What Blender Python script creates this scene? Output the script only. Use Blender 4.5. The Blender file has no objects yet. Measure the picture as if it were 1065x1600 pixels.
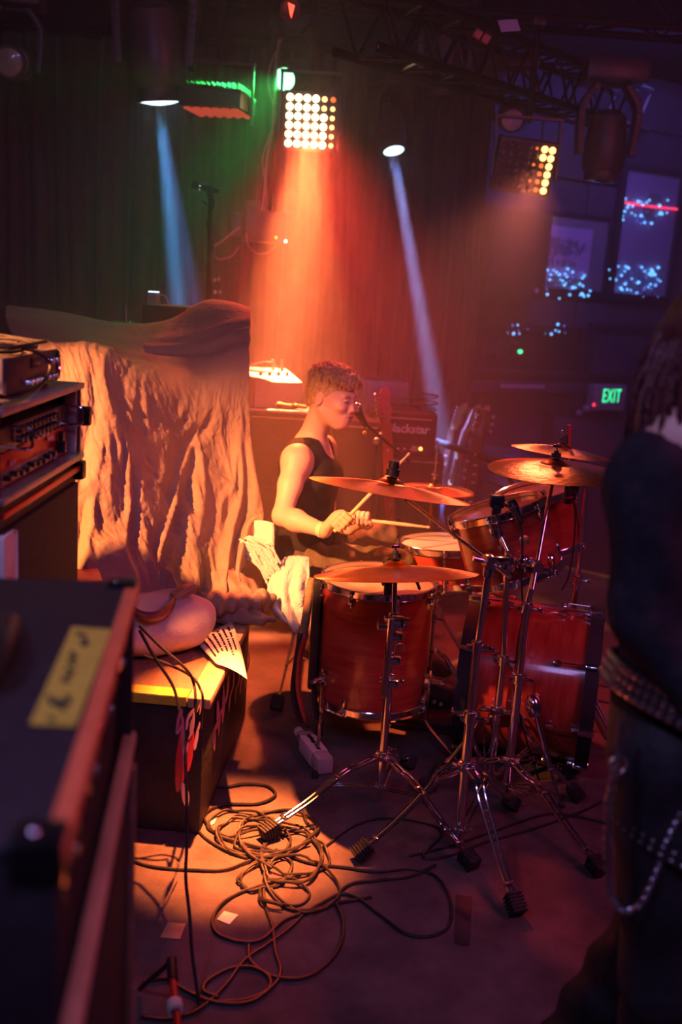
import bpy, bmesh, math, random
import numpy as np
from mathutils import Vector, Matrix, Euler
from mathutils import noise as mnoise
random.seed(7); rng = np.random.default_rng(7)
scene = bpy.context.scene
COL = scene.collection
def V(*a): return Vector(a[0]) if len(a) == 1 else Vector(a)

# ---------------------------------------------------------------- camera
FPX, PITCH, ROLL, CAMH = 1555.0, math.radians(12.5), math.radians(3.8), 1.65
_F = Vector((0, math.cos(PITCH), -math.sin(PITCH)))
_U0 = Vector((0, math.sin(PITCH), math.cos(PITCH)))
_R0 = Vector((1, 0, 0))
_R = _R0*math.cos(ROLL) + _U0*math.sin(ROLL)
_U = _U0*math.cos(ROLL) - _R0*math.sin(ROLL)
CAMP = Vector((0, 0, CAMH))
def ray(x, y): return _F*FPX + _R*(x-532.5) + _U*(800-y)
def at(x, y, Y):                       # photo pixel + real depth -> world point
    d = ray(x, y); return CAMP + d*(Y/d.y)
def fl(x, y, z=0.0):                   # photo pixel on a level plane -> world point
    d = ray(x, y); return CAMP + d*((z-CAMH)/d.z)
cd = bpy.data.cameras.new('camera'); cam = bpy.data.objects.new('camera', cd); COL.objects.link(cam)
cam.matrix_world = Matrix((( _R.x, _U.x, -_F.x, 0), (_R.y, _U.y, -_F.y, 0), (_R.z, _U.z, -_F.z, CAMH), (0, 0, 0, 1)))
cd.sensor_fit = 'VERTICAL'; cd.sensor_height = 36.0; cd.sensor_width = 24.0
cd.lens = FPX/1600*36.0
cd.clip_start = 0.02; cd.clip_end = 60
cd.dof.use_dof = True; cd.dof.focus_distance = 3.25; cd.dof.aperture_fstop = 2.0
scene.camera = cam

# ---------------------------------------------------------------- view, world
vs = scene.view_settings
scene.display_settings.display_device = 'sRGB'
vs.view_transform = 'Standard'; vs.look = 'None'; vs.exposure = 0.0; vs.gamma = 1.0; vs.use_curve_mapping = False
w = bpy.data.worlds.new('world'); scene.world = w; w.use_nodes = True
w.node_tree.nodes['Background'].inputs[0].default_value = (0.22, 0.06, 0.16, 1)
w.node_tree.nodes['Background'].inputs[1].default_value = 0.05
cy = scene.cycles
cy.max_bounces = 6; cy.diffuse_bounces = 2; cy.glossy_bounces = 3; cy.transmission_bounces = 4; cy.volume_bounces = 1
cy.transparent_max_bounces = 6
cy.sample_clamp_indirect = 2.5; cy.use_denoising = True; cy.caustics_reflective = False; cy.caustics_refractive = False

# ---------------------------------------------------------------- the room's lamps and added fills
def lamp(kind, name, loc, to, power, color, **kw):
    l = bpy.data.lights.new(name, kind); l.energy = power; l.color = color
    o = bpy.data.objects.new(name, l); COL.objects.link(o)
    loc = Vector(loc); to = Vector(to)
    o.matrix_world = Matrix.Translation(loc) @ (to-loc).to_track_quat('-Z', 'Y').to_matrix().to_4x4()
    for k, v in kw.items(): setattr(l, k, v)
    return o
ORANGE = (1.0, 0.20, 0.05)
BL = at(485, 190, 5.6)       # matrix wash light over the drummer
# wide wash of the lit matrix light
lamp('SPOT', 'wash_beam', BL+V(0, -.07, -.03), (-0.25, 3.6, 0), 1500, (1.0, .17, .035), spot_size=math.radians(28), spot_blend=.5, shadow_soft_size=.04)
lamp('SPOT', 'wash_core', BL+V(0, -.07, -.05), (-0.42, 4.9, 0), 12500, (1.0, .21, .055), spot_size=math.radians(17), spot_blend=.7, shadow_soft_size=.12)
lamp('SPOT', 'wash_halo', BL+V(0, -.07, 0), (0.0, 4.2, .2), 680, (1.0, .055, .028), spot_size=math.radians(72), spot_blend=1, shadow_soft_size=.15)
# side wash outside the frame, stage left
lamp('SPOT', 'side_wash', (-2.2, 1.0, 2.9), (-.52, 3.45, .50), 3500, (1.0, .27, .065), spot_size=math.radians(32), spot_blend=.75, shadow_soft_size=.06)
# wash hung just above the frame
lamp('SPOT', 'top_wash', (-.12, 3.18, 3.3), (-.25, 2.74, 0), 6800, (1.0, .20, .04), spot_size=math.radians(15), spot_blend=1, shadow_soft_size=.03)
# second matrix light, two columns lit
P2 = at(838, 262, 5.5)
lamp('SPOT', 'amber_wash', P2+V(0, -.1, -.05), (.20, 3.75, 1.0), 85, (1.0, .20, .11), spot_size=math.radians(50), spot_blend=1, shadow_soft_size=.08)
# moving heads
M1 = at(250, 160, 5.6); M2 = at(615, 236, 6.2); M3 = at(444, 124, 6.0)
lamp('SPOT', 'blue_beam', M1+V(0, -.02, -.02), at(274, 420, 5.62), 13000, (.10, .42, 1.0), spot_size=math.radians(5.5), spot_blend=.35, shadow_soft_size=.03)
lamp('SPOT', 'blue_beam', M1+V(0, -.02, -.02), at(306, 480, 5.7), 8000, (.16, .30, 1.0), spot_size=math.radians(4), spot_blend=.4, shadow_soft_size=.03)
lamp('SPOT', 'violet_beam', M2+V(0, -.02, -.02), at(668, 560, 5.95), 4500, (.34, .34, 1.0), spot_size=math.radians(5), spot_blend=.5, shadow_soft_size=.03)
lamp('SPOT', 'violet_beam', M2+V(0, -.02, -.02), at(706, 775, 5.7), 12000, (.30, .40, 1.0), spot_size=math.radians(4.5), spot_blend=.5, shadow_soft_size=.03)
lamp('SPOT', 'green_beam', M3+V(-.02, -.06, -.02), at(352, 205, 5.45), 60, (.03, 1.0, .14), spot_size=math.radians(58), spot_blend=1, shadow_soft_size=.04)
# house magenta wash from the room side; the violet area lamps are added, unseen fills
lamp('AREA', 'magenta_wash', (2.6, 1.4, 3.1), (.4, 3.2, .3), 36, (1.0, .10, .30), size=1.0)
lamp('AREA', 'violet_wall_fill', (1.9, 6.85, 3.2), (1.7, 8.5, 1.5), 16, (.22, .16, 1.0), size=.8)
lamp('AREA', 'violet_front_fill', (.1, -.5, 3.3), (.5, 3.1, .5), 24, (.50, .36, 1.0), size=.8)
lamp('AREA', 'violet_left_fill', (-1.2, .6, 3.0), (-.4, 1.4, 1.2), 12, (.5, .4, 1.0), size=.4)
# ---------------------------------------------------------------- materials
def mat(name, color, rough=.6, metal=0.0, scale=0, amt=.3, bump=0, bscale=None, coat=0, sheen=0, emit=None, estr=0, alpha=1, stretch=None, trans=0, col2=None, detail=6, spec=.5, sss=0):
    m = bpy.data.materials.new(name); m.use_nodes = True
    nt = m.node_tree; N = nt.nodes; L = nt.links
    b = N['Principled BSDF']; I = b.inputs
    I['Base Color'].default_value = (*color, 1); I['Roughness'].default_value = rough; I['Metallic'].default_value = metal
    I['Coat Weight'].default_value = coat; I['Coat Roughness'].default_value = .08; I['Sheen Weight'].default_value = sheen
    I['Specular IOR Level'].default_value = spec; I['Transmission Weight'].default_value = trans; I['Alpha'].default_value = alpha
    if sss: I['Subsurface Weight'].default_value = sss; I['Subsurface Radius'].default_value = (.01, .004, .002); I['Subsurface Scale'].default_value = .6
    if emit: I['Emission Color'].default_value = (*emit, 1); I['Emission Strength'].default_value = estr
    if scale or bump:
        tc = N.new('ShaderNodeTexCoord'); mp = N.new('ShaderNodeMapping'); L.new(tc.outputs['Object'], mp.inputs['Vector'])
        if stretch: mp.inputs['Scale'].default_value = stretch
    if scale:
        n = N.new('ShaderNodeTexNoise'); n.inputs['Scale'].default_value = scale; n.inputs['Detail'].default_value = detail
        n.inputs['Roughness'].default_value = .65
        L.new(mp.outputs[0], n.inputs['Vector'])
        r = N.new('ShaderNodeValToRGB'); L.new(n.outputs['Fac'], r.inputs[0])
        c2 = col2 or tuple(min(1, c*(1+amt)+amt*.02) for c in color)
        r.color_ramp.elements[0].position = .32; r.color_ramp.elements[1].position = .68
        r.color_ramp.elements[0].color = (*(c*(1-amt) for c in color), 1) if not col2 else (*color, 1)
        r.color_ramp.elements[1].color = (*c2, 1)
        L.new(r.outputs[0], I['Base Color'])
    if bump:
        n2 = N.new('ShaderNodeTexNoise'); n2.inputs['Scale'].default_value = bscale or scale*3; n2.inputs['Detail'].default_value = 5
        L.new(mp.outputs[0], n2.inputs['Vector'])
        bp = N.new('ShaderNodeBump'); bp.inputs['Strength'].default_value = bump; bp.inputs['Distance'].default_value = .01
        L.new(n2.outputs['Fac'], bp.inputs['Height']); L.new(bp.outputs[0], I['Normal'])
    return m
def emis(name, color, s):
    return mat(name, (0, 0, 0), emit=color, estr=s)
M = {}
M['chrome'] = mat('chrome', (.78, .78, .82), .13, 1.0, 30, .06)
M['chrome_dull'] = mat('brushed_chrome', (.55, .55, .6), .3, 1.0, 40, .15)
M['black_metal'] = mat('black_metal', (.02, .02, .022), .35, .6, 25, .3)
M['black_plastic'] = mat('black_plastic', (.015, .015, .017), .4, 0, 20, .3)
M['rubber'] = mat('rubber', (.018, .017, .018), .75, 0, 60, .4, .3)
M['bronze'] = mat('bronze', (.78, .42, .16), .24, 1.0, 18, .16, .12, 45)
_nt = M['bronze'].node_tree; _b = _nt.nodes['Principled BSDF']; _tg = _nt.nodes.new('ShaderNodeTangent'); _tg.direction_type = 'RADIAL'; _tg.axis = 'Z'
_b.inputs['Anisotropic'].default_value = .75; _b.inputs['Roughness'].default_value = .32; _nt.links.new(_tg.outputs[0], _b.inputs['Tangent'])
M['orange_vinyl'] = mat('orange_piping', (.85, .22, .08), .45, 0, 20, .12)
M['drumhead'] = mat('coated_head', (.78, .72, .64), .55, 0, 9, .08)
M['clear_head'] = mat('clear_head', (.55, .40, .30), .12, 0, 6, .25, coat=1)
M['black_head'] = mat('black_head', (.012, .012, .014), .25, 0, 8, .2, coat=.5)
M['wood_shell'] = mat('reddish_wood_shell', (.34, .020, .014), .3, 0, 5, .35, coat=1, stretch=(1, 1, 9), col2=(.56, .085, .045))
M['wood_light'] = mat('light_wood', (.45, .28, .14), .55, 0, 6, .3, .15, 40, stretch=(1, 1, 6))
M['stick'] = mat('hickory', (.82, .60, .36), .5, 0, 14, .12)
M['skin'] = mat('skin', (.80, .48, .36), .48, 0, 9, .08, .12, 140, sss=.12)
M['lip'] = mat('lip', (.52, .18, .16), .45, 0, 20, .1)
M['hair'] = mat('fair_brown_hair', (.34, .18, .07), .45, 0, 60, .3, .6, 120, col2=(.85, .58, .28))
M['dark_hair'] = mat('dark_red_hair', (.10, .02, .02), .45, 0, 40, .4, .6, 90)
M['black_cloth'] = mat('black_jersey', (.022, .018, .024), .9, 0, 30, .3, .35, 220, spec=.2)
M['trousers'] = mat('olive_trousers', (.10, .075, .045), .8, 0, 14, .3, .3, 60)
M['dark_trousers'] = mat('black_trousers', (.014, .012, .016), .6, 0, 14, .3, .3, 50)
M['drape'] = mat('grey_brown_drape', (.31, .23, .185), .85, 0, 7, .10, .5, 38, spec=.2)
M['curtain'] = mat('dark_velour', (.075, .055, .05), .95, 0, 12, .3, .2, 90, sheen=.3)
M['carpet'] = mat('worn_stage_carpet', (.070, .050, .050), .95, 0, 5.5, .35, .7, 200, col2=(.165, .125, .12), detail=10)
M['tolex'] = mat('black_tolex', (.022, .020, .026), .55, 0, 80, .3, .45, 380)
M['grille_cloth'] = mat('black_grille_cloth', (.016, .014, .016), .8, 0, 90, .5, .4, 500)
M['cream_tolex'] = mat('cream_tolex', (.48, .40, .35), .6, 0, 60, .08, .3, 300)
M['grey_alu'] = mat('grey_aluminium', (.42, .41, .45), .38, .7, 30, .15)
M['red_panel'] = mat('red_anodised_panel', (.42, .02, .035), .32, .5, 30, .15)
M['dark_panel'] = mat('dark_panel', (.05, .04, .055), .38, .4, 30, .2)
M['steel_panel'] = mat('steel_panel', (.40, .36, .34), .35, .6, 30, .1)
M['knob'] = mat('black_knob', (.012, .012, .014), .35, 0, 30, .2)
M['chrome_knob'] = mat('chrome_knob', (.7, .7, .75), .2, 1, 30, .1)
M['yellow_tape'] = mat('yellow_gaffer_tape', (.62, .58, .06), .7, 0, 20, .12, .2, 120)
M['white_tape'] = mat('white_gaffer_tape', (.75, .70, .62), .7, 0, 20, .1, .2, 120)
M['ink'] = mat('marker_ink', (.02, .015, .03), .6, 0, 30, .2)
M['white_paper'] = mat('white_paper', (.85, .82, .76), .7, 0, 12, .05)
M['towel'] = mat('white_towel', (.86, .82, .74), .95, 0, 30, .06, .7, 160, sheen=.3)
M['bag'] = mat('grey_canvas_bag', (.55, .50, .48), .8, 0, 12, .12, .3, 120)
M['brown_tape'] = mat('brown_tape_roll', (.17, .06, .04), .5, 0, 14, .2)
M['plywood'] = mat('worn_plywood', (.26, .15, .10), .7, 0, 4, .35, .2, 60, stretch=(4, 1, 4))
M['wood_edge'] = mat('worn_wood_edge', (.55, .38, .22), .65, 0, 7, .3, .2, 60)
M['riser_black'] = mat('black_painted_panel', (.022, .018, .020), .65, 0, 6, .4, .2, 50)
M['clear_plastic'] = mat('clear_plastic', (.75, .60, .60), .18, 0, 12, .1, trans=.45, coat=.5)
M['label_paper'] = mat('bottle_label', (.70, .50, .50), .5, 0, 20, .1)
M['cable'] = mat('black_cable', (.012, .010, .010), .5, 0, 30, .3)
M['white_lacquer'] = mat('white_guitar_lacquer', (.85, .88, .92), .2, 0, 8, .04, coat=1)
M['blue_lacquer'] = mat('blue_guitar_lacquer', (.12, .22, .45), .2, 0, 8, .15, coat=1)
M['dark_lacquer'] = mat('dark_guitar_lacquer', (.03, .025, .035), .2, 0, 8, .2, coat=1)
M['maple'] = mat('maple_neck', (.62, .42, .22), .4, 0, 10, .15, coat=.4)
M['rosewood'] = mat('rosewood', (.10, .045, .03), .45, 0, 20, .2)
M['inlay'] = mat('pearl_inlay', (.75, .75, .72), .3, 0, 20, .1)
M['red_lacquer'] = mat('red_guitar_neck', (.50, .05, .03), .3, 0, 10, .2, coat=.6)
M['case_blue'] = mat('blue_grey_case', (.14, .16, .24), .35, .3, 20, .2)
M['concrete'] = mat('dark_concrete', (.075, .065, .095), .85, 0, 3.5, .3, .4, 40)
M['black_paint'] = mat('black_paint', (.020, .017, .024), .7, 0, 5, .3, .15, 30)
M['wall_paint'] = mat('dark_blue_wall_paint', (.06, .055, .10), .75, 0, 2, .2, .15, 30)
M['ceiling'] = mat('black_ceiling', (.012, .010, .014), .9, 0, 2, .3, .2, 20)
M['frame_dark'] = mat('dark_frame', (.05, .045, .065), .4, .2, 20, .2)
M['poster_violet'] = mat('violet_poster_paper', (.66, .42, .80), .6, 0, 3, .2)
M['poster_blue'] = mat('blue_violet_poster_paper', (.22, .20, .46), .6, 0, 4, .3, col2=(.32, .26, .56))
M['poster_ink'] = mat('poster_ink', (.05, .03, .10), .6, 0, 20, .2)
M['glass'] = mat('framed_glass', (.9, .9, 1), .03, 0, 4, .02, alpha=.18)
M['dark_glass'] = mat('dark_window_glass', (.015, .012, .03), .08, 0, 4, .3, coat=1)
M['neck_red'] = mat('red_plastic', (.55, .03, .03), .4, 0, 20, .1)
M['sign_white'] = mat('exit_sign_housing', (.42, .36, .42), .5, 0, 10, .1)
M['lamp_black'] = mat('lamp_housing', (.07, .07, .075), .38, 0, 25, .3)
M['e_white'] = emis('lit_led_cell', (1.0, .60, .28), 10)
M['e_amber'] = emis('amber_led_cell', (1.0, .42, .10), 7)
M['e_amber_dim'] = emis('dim_amber_led_cell', (1.0, .16, .03), 1.6)
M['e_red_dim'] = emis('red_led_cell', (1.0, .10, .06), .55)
M['led_off'] = mat('unlit_led_cell', (.10, .09, .10), .2, 0, 20, .2, coat=1)
M['e_blue'] = emis('blue_beam_lens', (.55, .80, 1.0), 5)
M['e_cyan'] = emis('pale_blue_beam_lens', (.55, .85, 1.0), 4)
M['e_green'] = emis('green_beam_lens', (.25, 1.0, .45), 5)
M['e_red'] = emis('red_lamp', (1.0, .06, .03), 4)
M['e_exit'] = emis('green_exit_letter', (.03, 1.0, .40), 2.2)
M['e_glint'] = emis('blue_glass_glint', (.12, .42, 1.0), 3.5)  # blue reflections in the framed glass, made to glow
M['e_glint_dim'] = emis('dim_blue_glass_glint', (.12, .16, .9), 1.1)
M['e_orange'] = emis('orange_pilot_lamp', (1.0, .30, .05), 6)
M['e_reddot'] = emis('red_pilot_lamp', (1.0, .03, .08), 3)
M['e_warm'] = emis('warm_bulb', (1.0, .95, .75), 8)
M['dim_lens'] = mat('dusty_lens', (.32, .36, .22), .35, 0, 12, .2, coat=1)
M['dim_lens_white'] = mat('pale_lens', (.60, .52, .62), .3, 0, 12, .2, coat=1)
M['green_tinsel'] = mat('green_tinsel', (.10, .45, .12), .35, .5, 30, .5)
M['card'] = mat('pale_card', (.55, .50, .66), .7, 0, 20, .1)
M['orange_clip'] = mat('orange_clip', (.50, .12, .09), .5, 0, 20, .1)
M['blue_sticker'] = mat('blue_tape', (.10, .30, .75), .6, 0, 20, .1)
M['sticker_lilac'] = mat('lilac_print', (.60, .38, .55), .5, 0, 20, .2)
M['sticker_red'] = mat('red_print', (.60, .02, .07), .5, 0, 20, .15)
M['sticker_pink'] = mat('pink_print', (.62, .26, .30), .5, 0, 20, .2)
M['silver_text'] = mat('silver_lettering', (.80, .78, .80), .35, .3, 20, .1, emit=None)
M['studs'] = mat('chrome_stud', (.75, .70, .74), .24, .95, 30, .1)
M['leather'] = mat('black_leather', (.015, .012, .014), .45, 0, 20, .3, .2, 70)
M['sneaker'] = mat('black_suede', (.018, .016, .02), .8, 0, 30, .3)
M['wristband'] = mat('pale_wristband', (.90, .70, .50), .6, 0, 20, .1)
M['gold_badge'] = mat('gold_badge', (.55, .42, .16), .35, .8, 40, .4)
M['eye_white'] = mat('eye_white', (.75, .70, .68), .2, 0, 10, .04)
M['iris'] = mat('grey_iris', (.05, .05, .06), .2, 0, 10, .2)

# ---------------------------------------------------------------- mesh helpers
W = {}
def T(x, y, z): return Matrix.Translation((x, y, z))
def basis(d, up=(0, 0, 1)):            # rotation whose +Z is d
    d = Vector(d).normalized(); u = Vector(up)
    if abs(d.dot(u)) > .98: u = Vector((0, 1, 0))
    x = u.cross(d).normalized(); y = d.cross(x)
    return Matrix((x, y, d)).transposed()
def rot(ax, deg): return Matrix.Rotation(math.radians(deg), 4, ax)
class MB:
    def __init__(s): s.v = []; s.f = []; s.m = []; s.cur = 0
    def mi(s, i): s.cur = i; return s
    def add(s, vs, fs):
        o = len(s.v); s.v.extend([Vector(p) for p in vs]); s.f.extend([tuple(i+o for i in f) for f in fs]); s.m.extend([s.cur]*len(fs)); return s
    def box(s, c, size, R=None, bev=0):
        c = Vector(c); hx, hy, hz = size[0]/2, size[1]/2, size[2]/2
        R3 = R.to_3x3() if R is not None else Matrix.Identity(3)
        if bev <= 0:
            vs = [c+R3@Vector((x*hx, y*hy, z*hz)) for x in (-1, 1) for y in (-1, 1) for z in (-1, 1)]
            return s.add(vs, [(0, 1, 3, 2), (4, 6, 7, 5), (0, 4, 5, 1), (2, 3, 7, 6), (0, 2, 6, 4), (1, 5, 7, 3)])
        bm = bmesh.new(); bmesh.ops.create_cube(bm, size=1)
        for v in bm.verts: v.co = Vector((v.co.x*2*hx, v.co.y*2*hy, v.co.z*2*hz))
        bmesh.ops.bevel(bm, geom=bm.edges[:], offset=bev, segments=2, affect='EDGES', profile=.6)
        bm.verts.index_update()
        s.add([c+R3@v.co for v in bm.verts], [[v.index for v in f.verts] for f in bm.faces]); bm.free(); return s
    def tube(s, pts, r, n=8, caps=True, closed=False):
        pts = [Vector(p) for p in pts]; k = len(pts)
        rs = r if isinstance(r, (list, tuple)) else [r]*k
        t0 = (pts[1]-pts[0]).normalized(); B = basis(t0); x = B.col[0].copy()
        vs = []
        for i, p in enumerate(pts):
            if closed: t = pts[(i+1) % k]-pts[i-1]
            else: t = pts[min(i+1, k-1)]-pts[max(i-1, 0)]
            if t.length < 1e-9: t = t0
            t.normalize(); x = x-t*x.dot(t)
            if x.length < 1e-6: x = basis(t).col[0].copy()
            x.normalize(); y = t.cross(x)
            for j in range(n):
                a = 2*math.pi*j/n; vs.append(p+(x*math.cos(a)+y*math.sin(a))*rs[i])
        fs = []
        for i in range(k if closed else k-1):
            i2 = (i+1) % k
            for j in range(n):
                j2 = (j+1) % n; fs.append((i*n+j, i*n+j2, i2*n+j2, i2*n+j))
        if caps and not closed: fs += [tuple(range(n-1, -1, -1)), tuple((k-1)*n+j for j in range(n))]
        return s.add(vs, fs)
    def cyl(s, a, b, r, r2=None, n=16): return s.tube([a, b], [r, r if r2 is None else r2], n)
    def lathe(s, prof, n=32, X=None, close=False):   # prof [(r, z)] around local Z
        X = X or Matrix.Identity(4); vs = []; k = len(prof)
        for r, z in prof:
            for j in range(n):
                a = 2*math.pi*j/n; vs.append(X@Vector((r*math.cos(a), r*math.sin(a), z)))
        fs = []
        for i in range(k if close else k-1):
            i2 = (i+1) % k
            for j in range(n):
                j2 = (j+1) % n; fs.append((i*n+j, i*n+j2, i2*n+j2, i2*n+j))
        return s.add(vs, fs)
    def ring(s, R, r, X=None, n=48, m=8, sq=None):   # torus or band around Z
        if sq: prof = [(R-sq[0]/2, -sq[1]/2), (R+sq[0]/2, -sq[1]/2), (R+sq[0]/2, sq[1]/2), (R-sq[0]/2, sq[1]/2)]
        else: prof = [(R+r*math.cos(2*math.pi*i/m), r*math.sin(2*math.pi*i/m)) for i in range(m)]
        return s.lathe(prof, n, X, close=True)
    def ball(s, c, r, n=12, sc=(1, 1, 1), R=None):
        c = Vector(c); X = Matrix.Translation(c) @ (R.to_4x4() if R else Matrix.Identity(4)) @ Matrix.Diagonal((*sc, 1))
        m = max(4, n//2)
        return s.lathe([(max(r*math.sin(math.pi*i/m), 1e-5), -r*math.cos(math.pi*i/m)) for i in range(m+1)], n, X)
    def prism(s, poly, z0, z1, X=None):              # poly in local XY, extruded along Z
        X = X or Matrix.Identity(4); n = len(poly)
        vs = [X@Vector((x, y, z0)) for x, y in poly]+[X@Vector((x, y, z1)) for x, y in poly]
        return s.add(vs, [tuple(range(n-1, -1, -1)), tuple(range(n, 2*n))]+[(i, (i+1) % n, n+(i+1) % n, n+i) for i in range(n)])
    def grid(s, P):                                   # P[i][j] of points
        a = len(P); b = len(P[0])
        return s.add([p for r in P for p in r], [(i*b+j, i*b+j+1, (i+1)*b+j+1, (i+1)*b+j) for i in range(a-1) for j in range(b-1)])
    def build(s, name, mats, parent=None, label=None, local=False, angle=38, smooth=True, normals=True):
        me = bpy.data.meshes.new(name)
        inv = None
        if parent is not None and not local: inv = W[parent.name].inverted()
        me.from_pydata([(inv@v if inv else v) for v in s.v], [], s.f)
        ms = mats if isinstance(mats, (list, tuple)) else [mats]
        for m in ms: me.materials.append(M[m])
        me.polygons.foreach_set('material_index', s.m)
        if normals:
            bm = bmesh.new(); bm.from_mesh(me); bmesh.ops.recalc_face_normals(bm, faces=bm.faces[:]); bm.to_mesh(me); bm.free()
        if smooth:
            me.polygons.foreach_set('use_smooth', [True]*len(me.polygons)); me.set_sharp_from_angle(angle=math.radians(angle))
        me.update()
        o = bpy.data.objects.new(name, me); COL.objects.link(o)
        if parent is not None: o.parent = parent; W[o.name] = W[parent.name].copy()
        else: W[o.name] = Matrix.Identity(4)
        if label: o['label'] = label
        return o
def thing(name, label, cat, loc=(0, 0, 0), R=None, group=None):
    o = bpy.data.objects.new(name, None); COL.objects.link(o); o.empty_display_size = .05
    o.matrix_world = Matrix.Translation(Vector(loc)) @ (R.to_4x4() if R is not None else Matrix.Identity(4))
    W[o.name] = o.matrix_world.copy()
    o['label'] = label; o['category'] = cat
    if group: o['group'] = group
    return o
def tag(o, label, cat, group=None, kind=None):
    o['label'] = label; o['category'] = cat
    if group: o['group'] = group
    if kind: o['kind'] = kind
    return o
def struct(o, label=None, cat=None):
    o['kind'] = 'structure'
    if label: o['label'] = label
    if cat: o['category'] = cat
    return o
def recenter(o):                                       # give a lone mesh an origin inside itself
    vs = [v.co for v in o.data.vertices]; c = sum(vs, Vector())/len(vs); c.z = min(v.z for v in vs)
    o.data.transform(Matrix.Translation(-c)); o.location = c; W[o.name] = Matrix.Translation(c); return o
def dup(root, X, label=None, group=None):              # copy a thing with its parts and sub-parts
    r = root.copy(); COL.objects.link(r); r.matrix_world = X; W[r.name] = X.copy()
    if label: r['label'] = label
    if group: r['group'] = group
    for ch in list(root.children):
        c = ch.copy(); COL.objects.link(c); c.parent = r
        for g in ch.children:
            d = g.copy(); COL.objects.link(d); d.parent = c
    return r
def text(s, X, size, m, parent, name='lettering', depth=.001, font_shear=0, align='CENTER', xs=1.0, bold=0):
    c = bpy.data.curves.new(name, 'FONT'); c.body = s; c.size = size; c.extrude = depth; c.align_x = align; c.align_y = 'CENTER'; c.shear = font_shear
    c.offset = bold; c.space_character = 1.12 if s == 'EXIT' else 1.0; c.resolution_u = 3
    c.materials.append(M[m]); o = bpy.data.objects.new(name, c); COL.objects.link(o)
    bpy.context.view_layer.update(); me = bpy.data.meshes.new_from_object(o.evaluated_get(bpy.context.evaluated_depsgraph_get())); bpy.data.objects.remove(o)
    me.transform(W[parent.name].inverted() @ X @ Matrix.Diagonal((xs, 1, 1, 1)))
    o = bpy.data.objects.new(name, me); COL.objects.link(o); o.parent = parent; return o
def crom(P, n):                                        # Catmull-Rom through points, n samples per span
    P = [Vector(p) for p in P]; out = []
    Q = [P[0]*2-P[1]]+P+[P[-1]*2-P[-2]]
    for i in range(1, len(Q)-2):
        a, b, c, d = Q[i-1:i+3]
        for k in range(n):
            t = k/n; out.append(.5*((2*b)+(c-a)*t+(2*a-5*b+4*c-d)*t*t+(3*b-a-3*c+d)*t**3))
    out.append(Q[-2]); return out
def frame(c, x, y):                                    # 4x4 with given local x and y directions
    x = Vector(x).normalized(); z = x.cross(Vector(y)).normalized(); y = z.cross(x)
    m = Matrix((x, y, z)).transposed().to_4x4(); m.translation = Vector(c); return m

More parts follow.
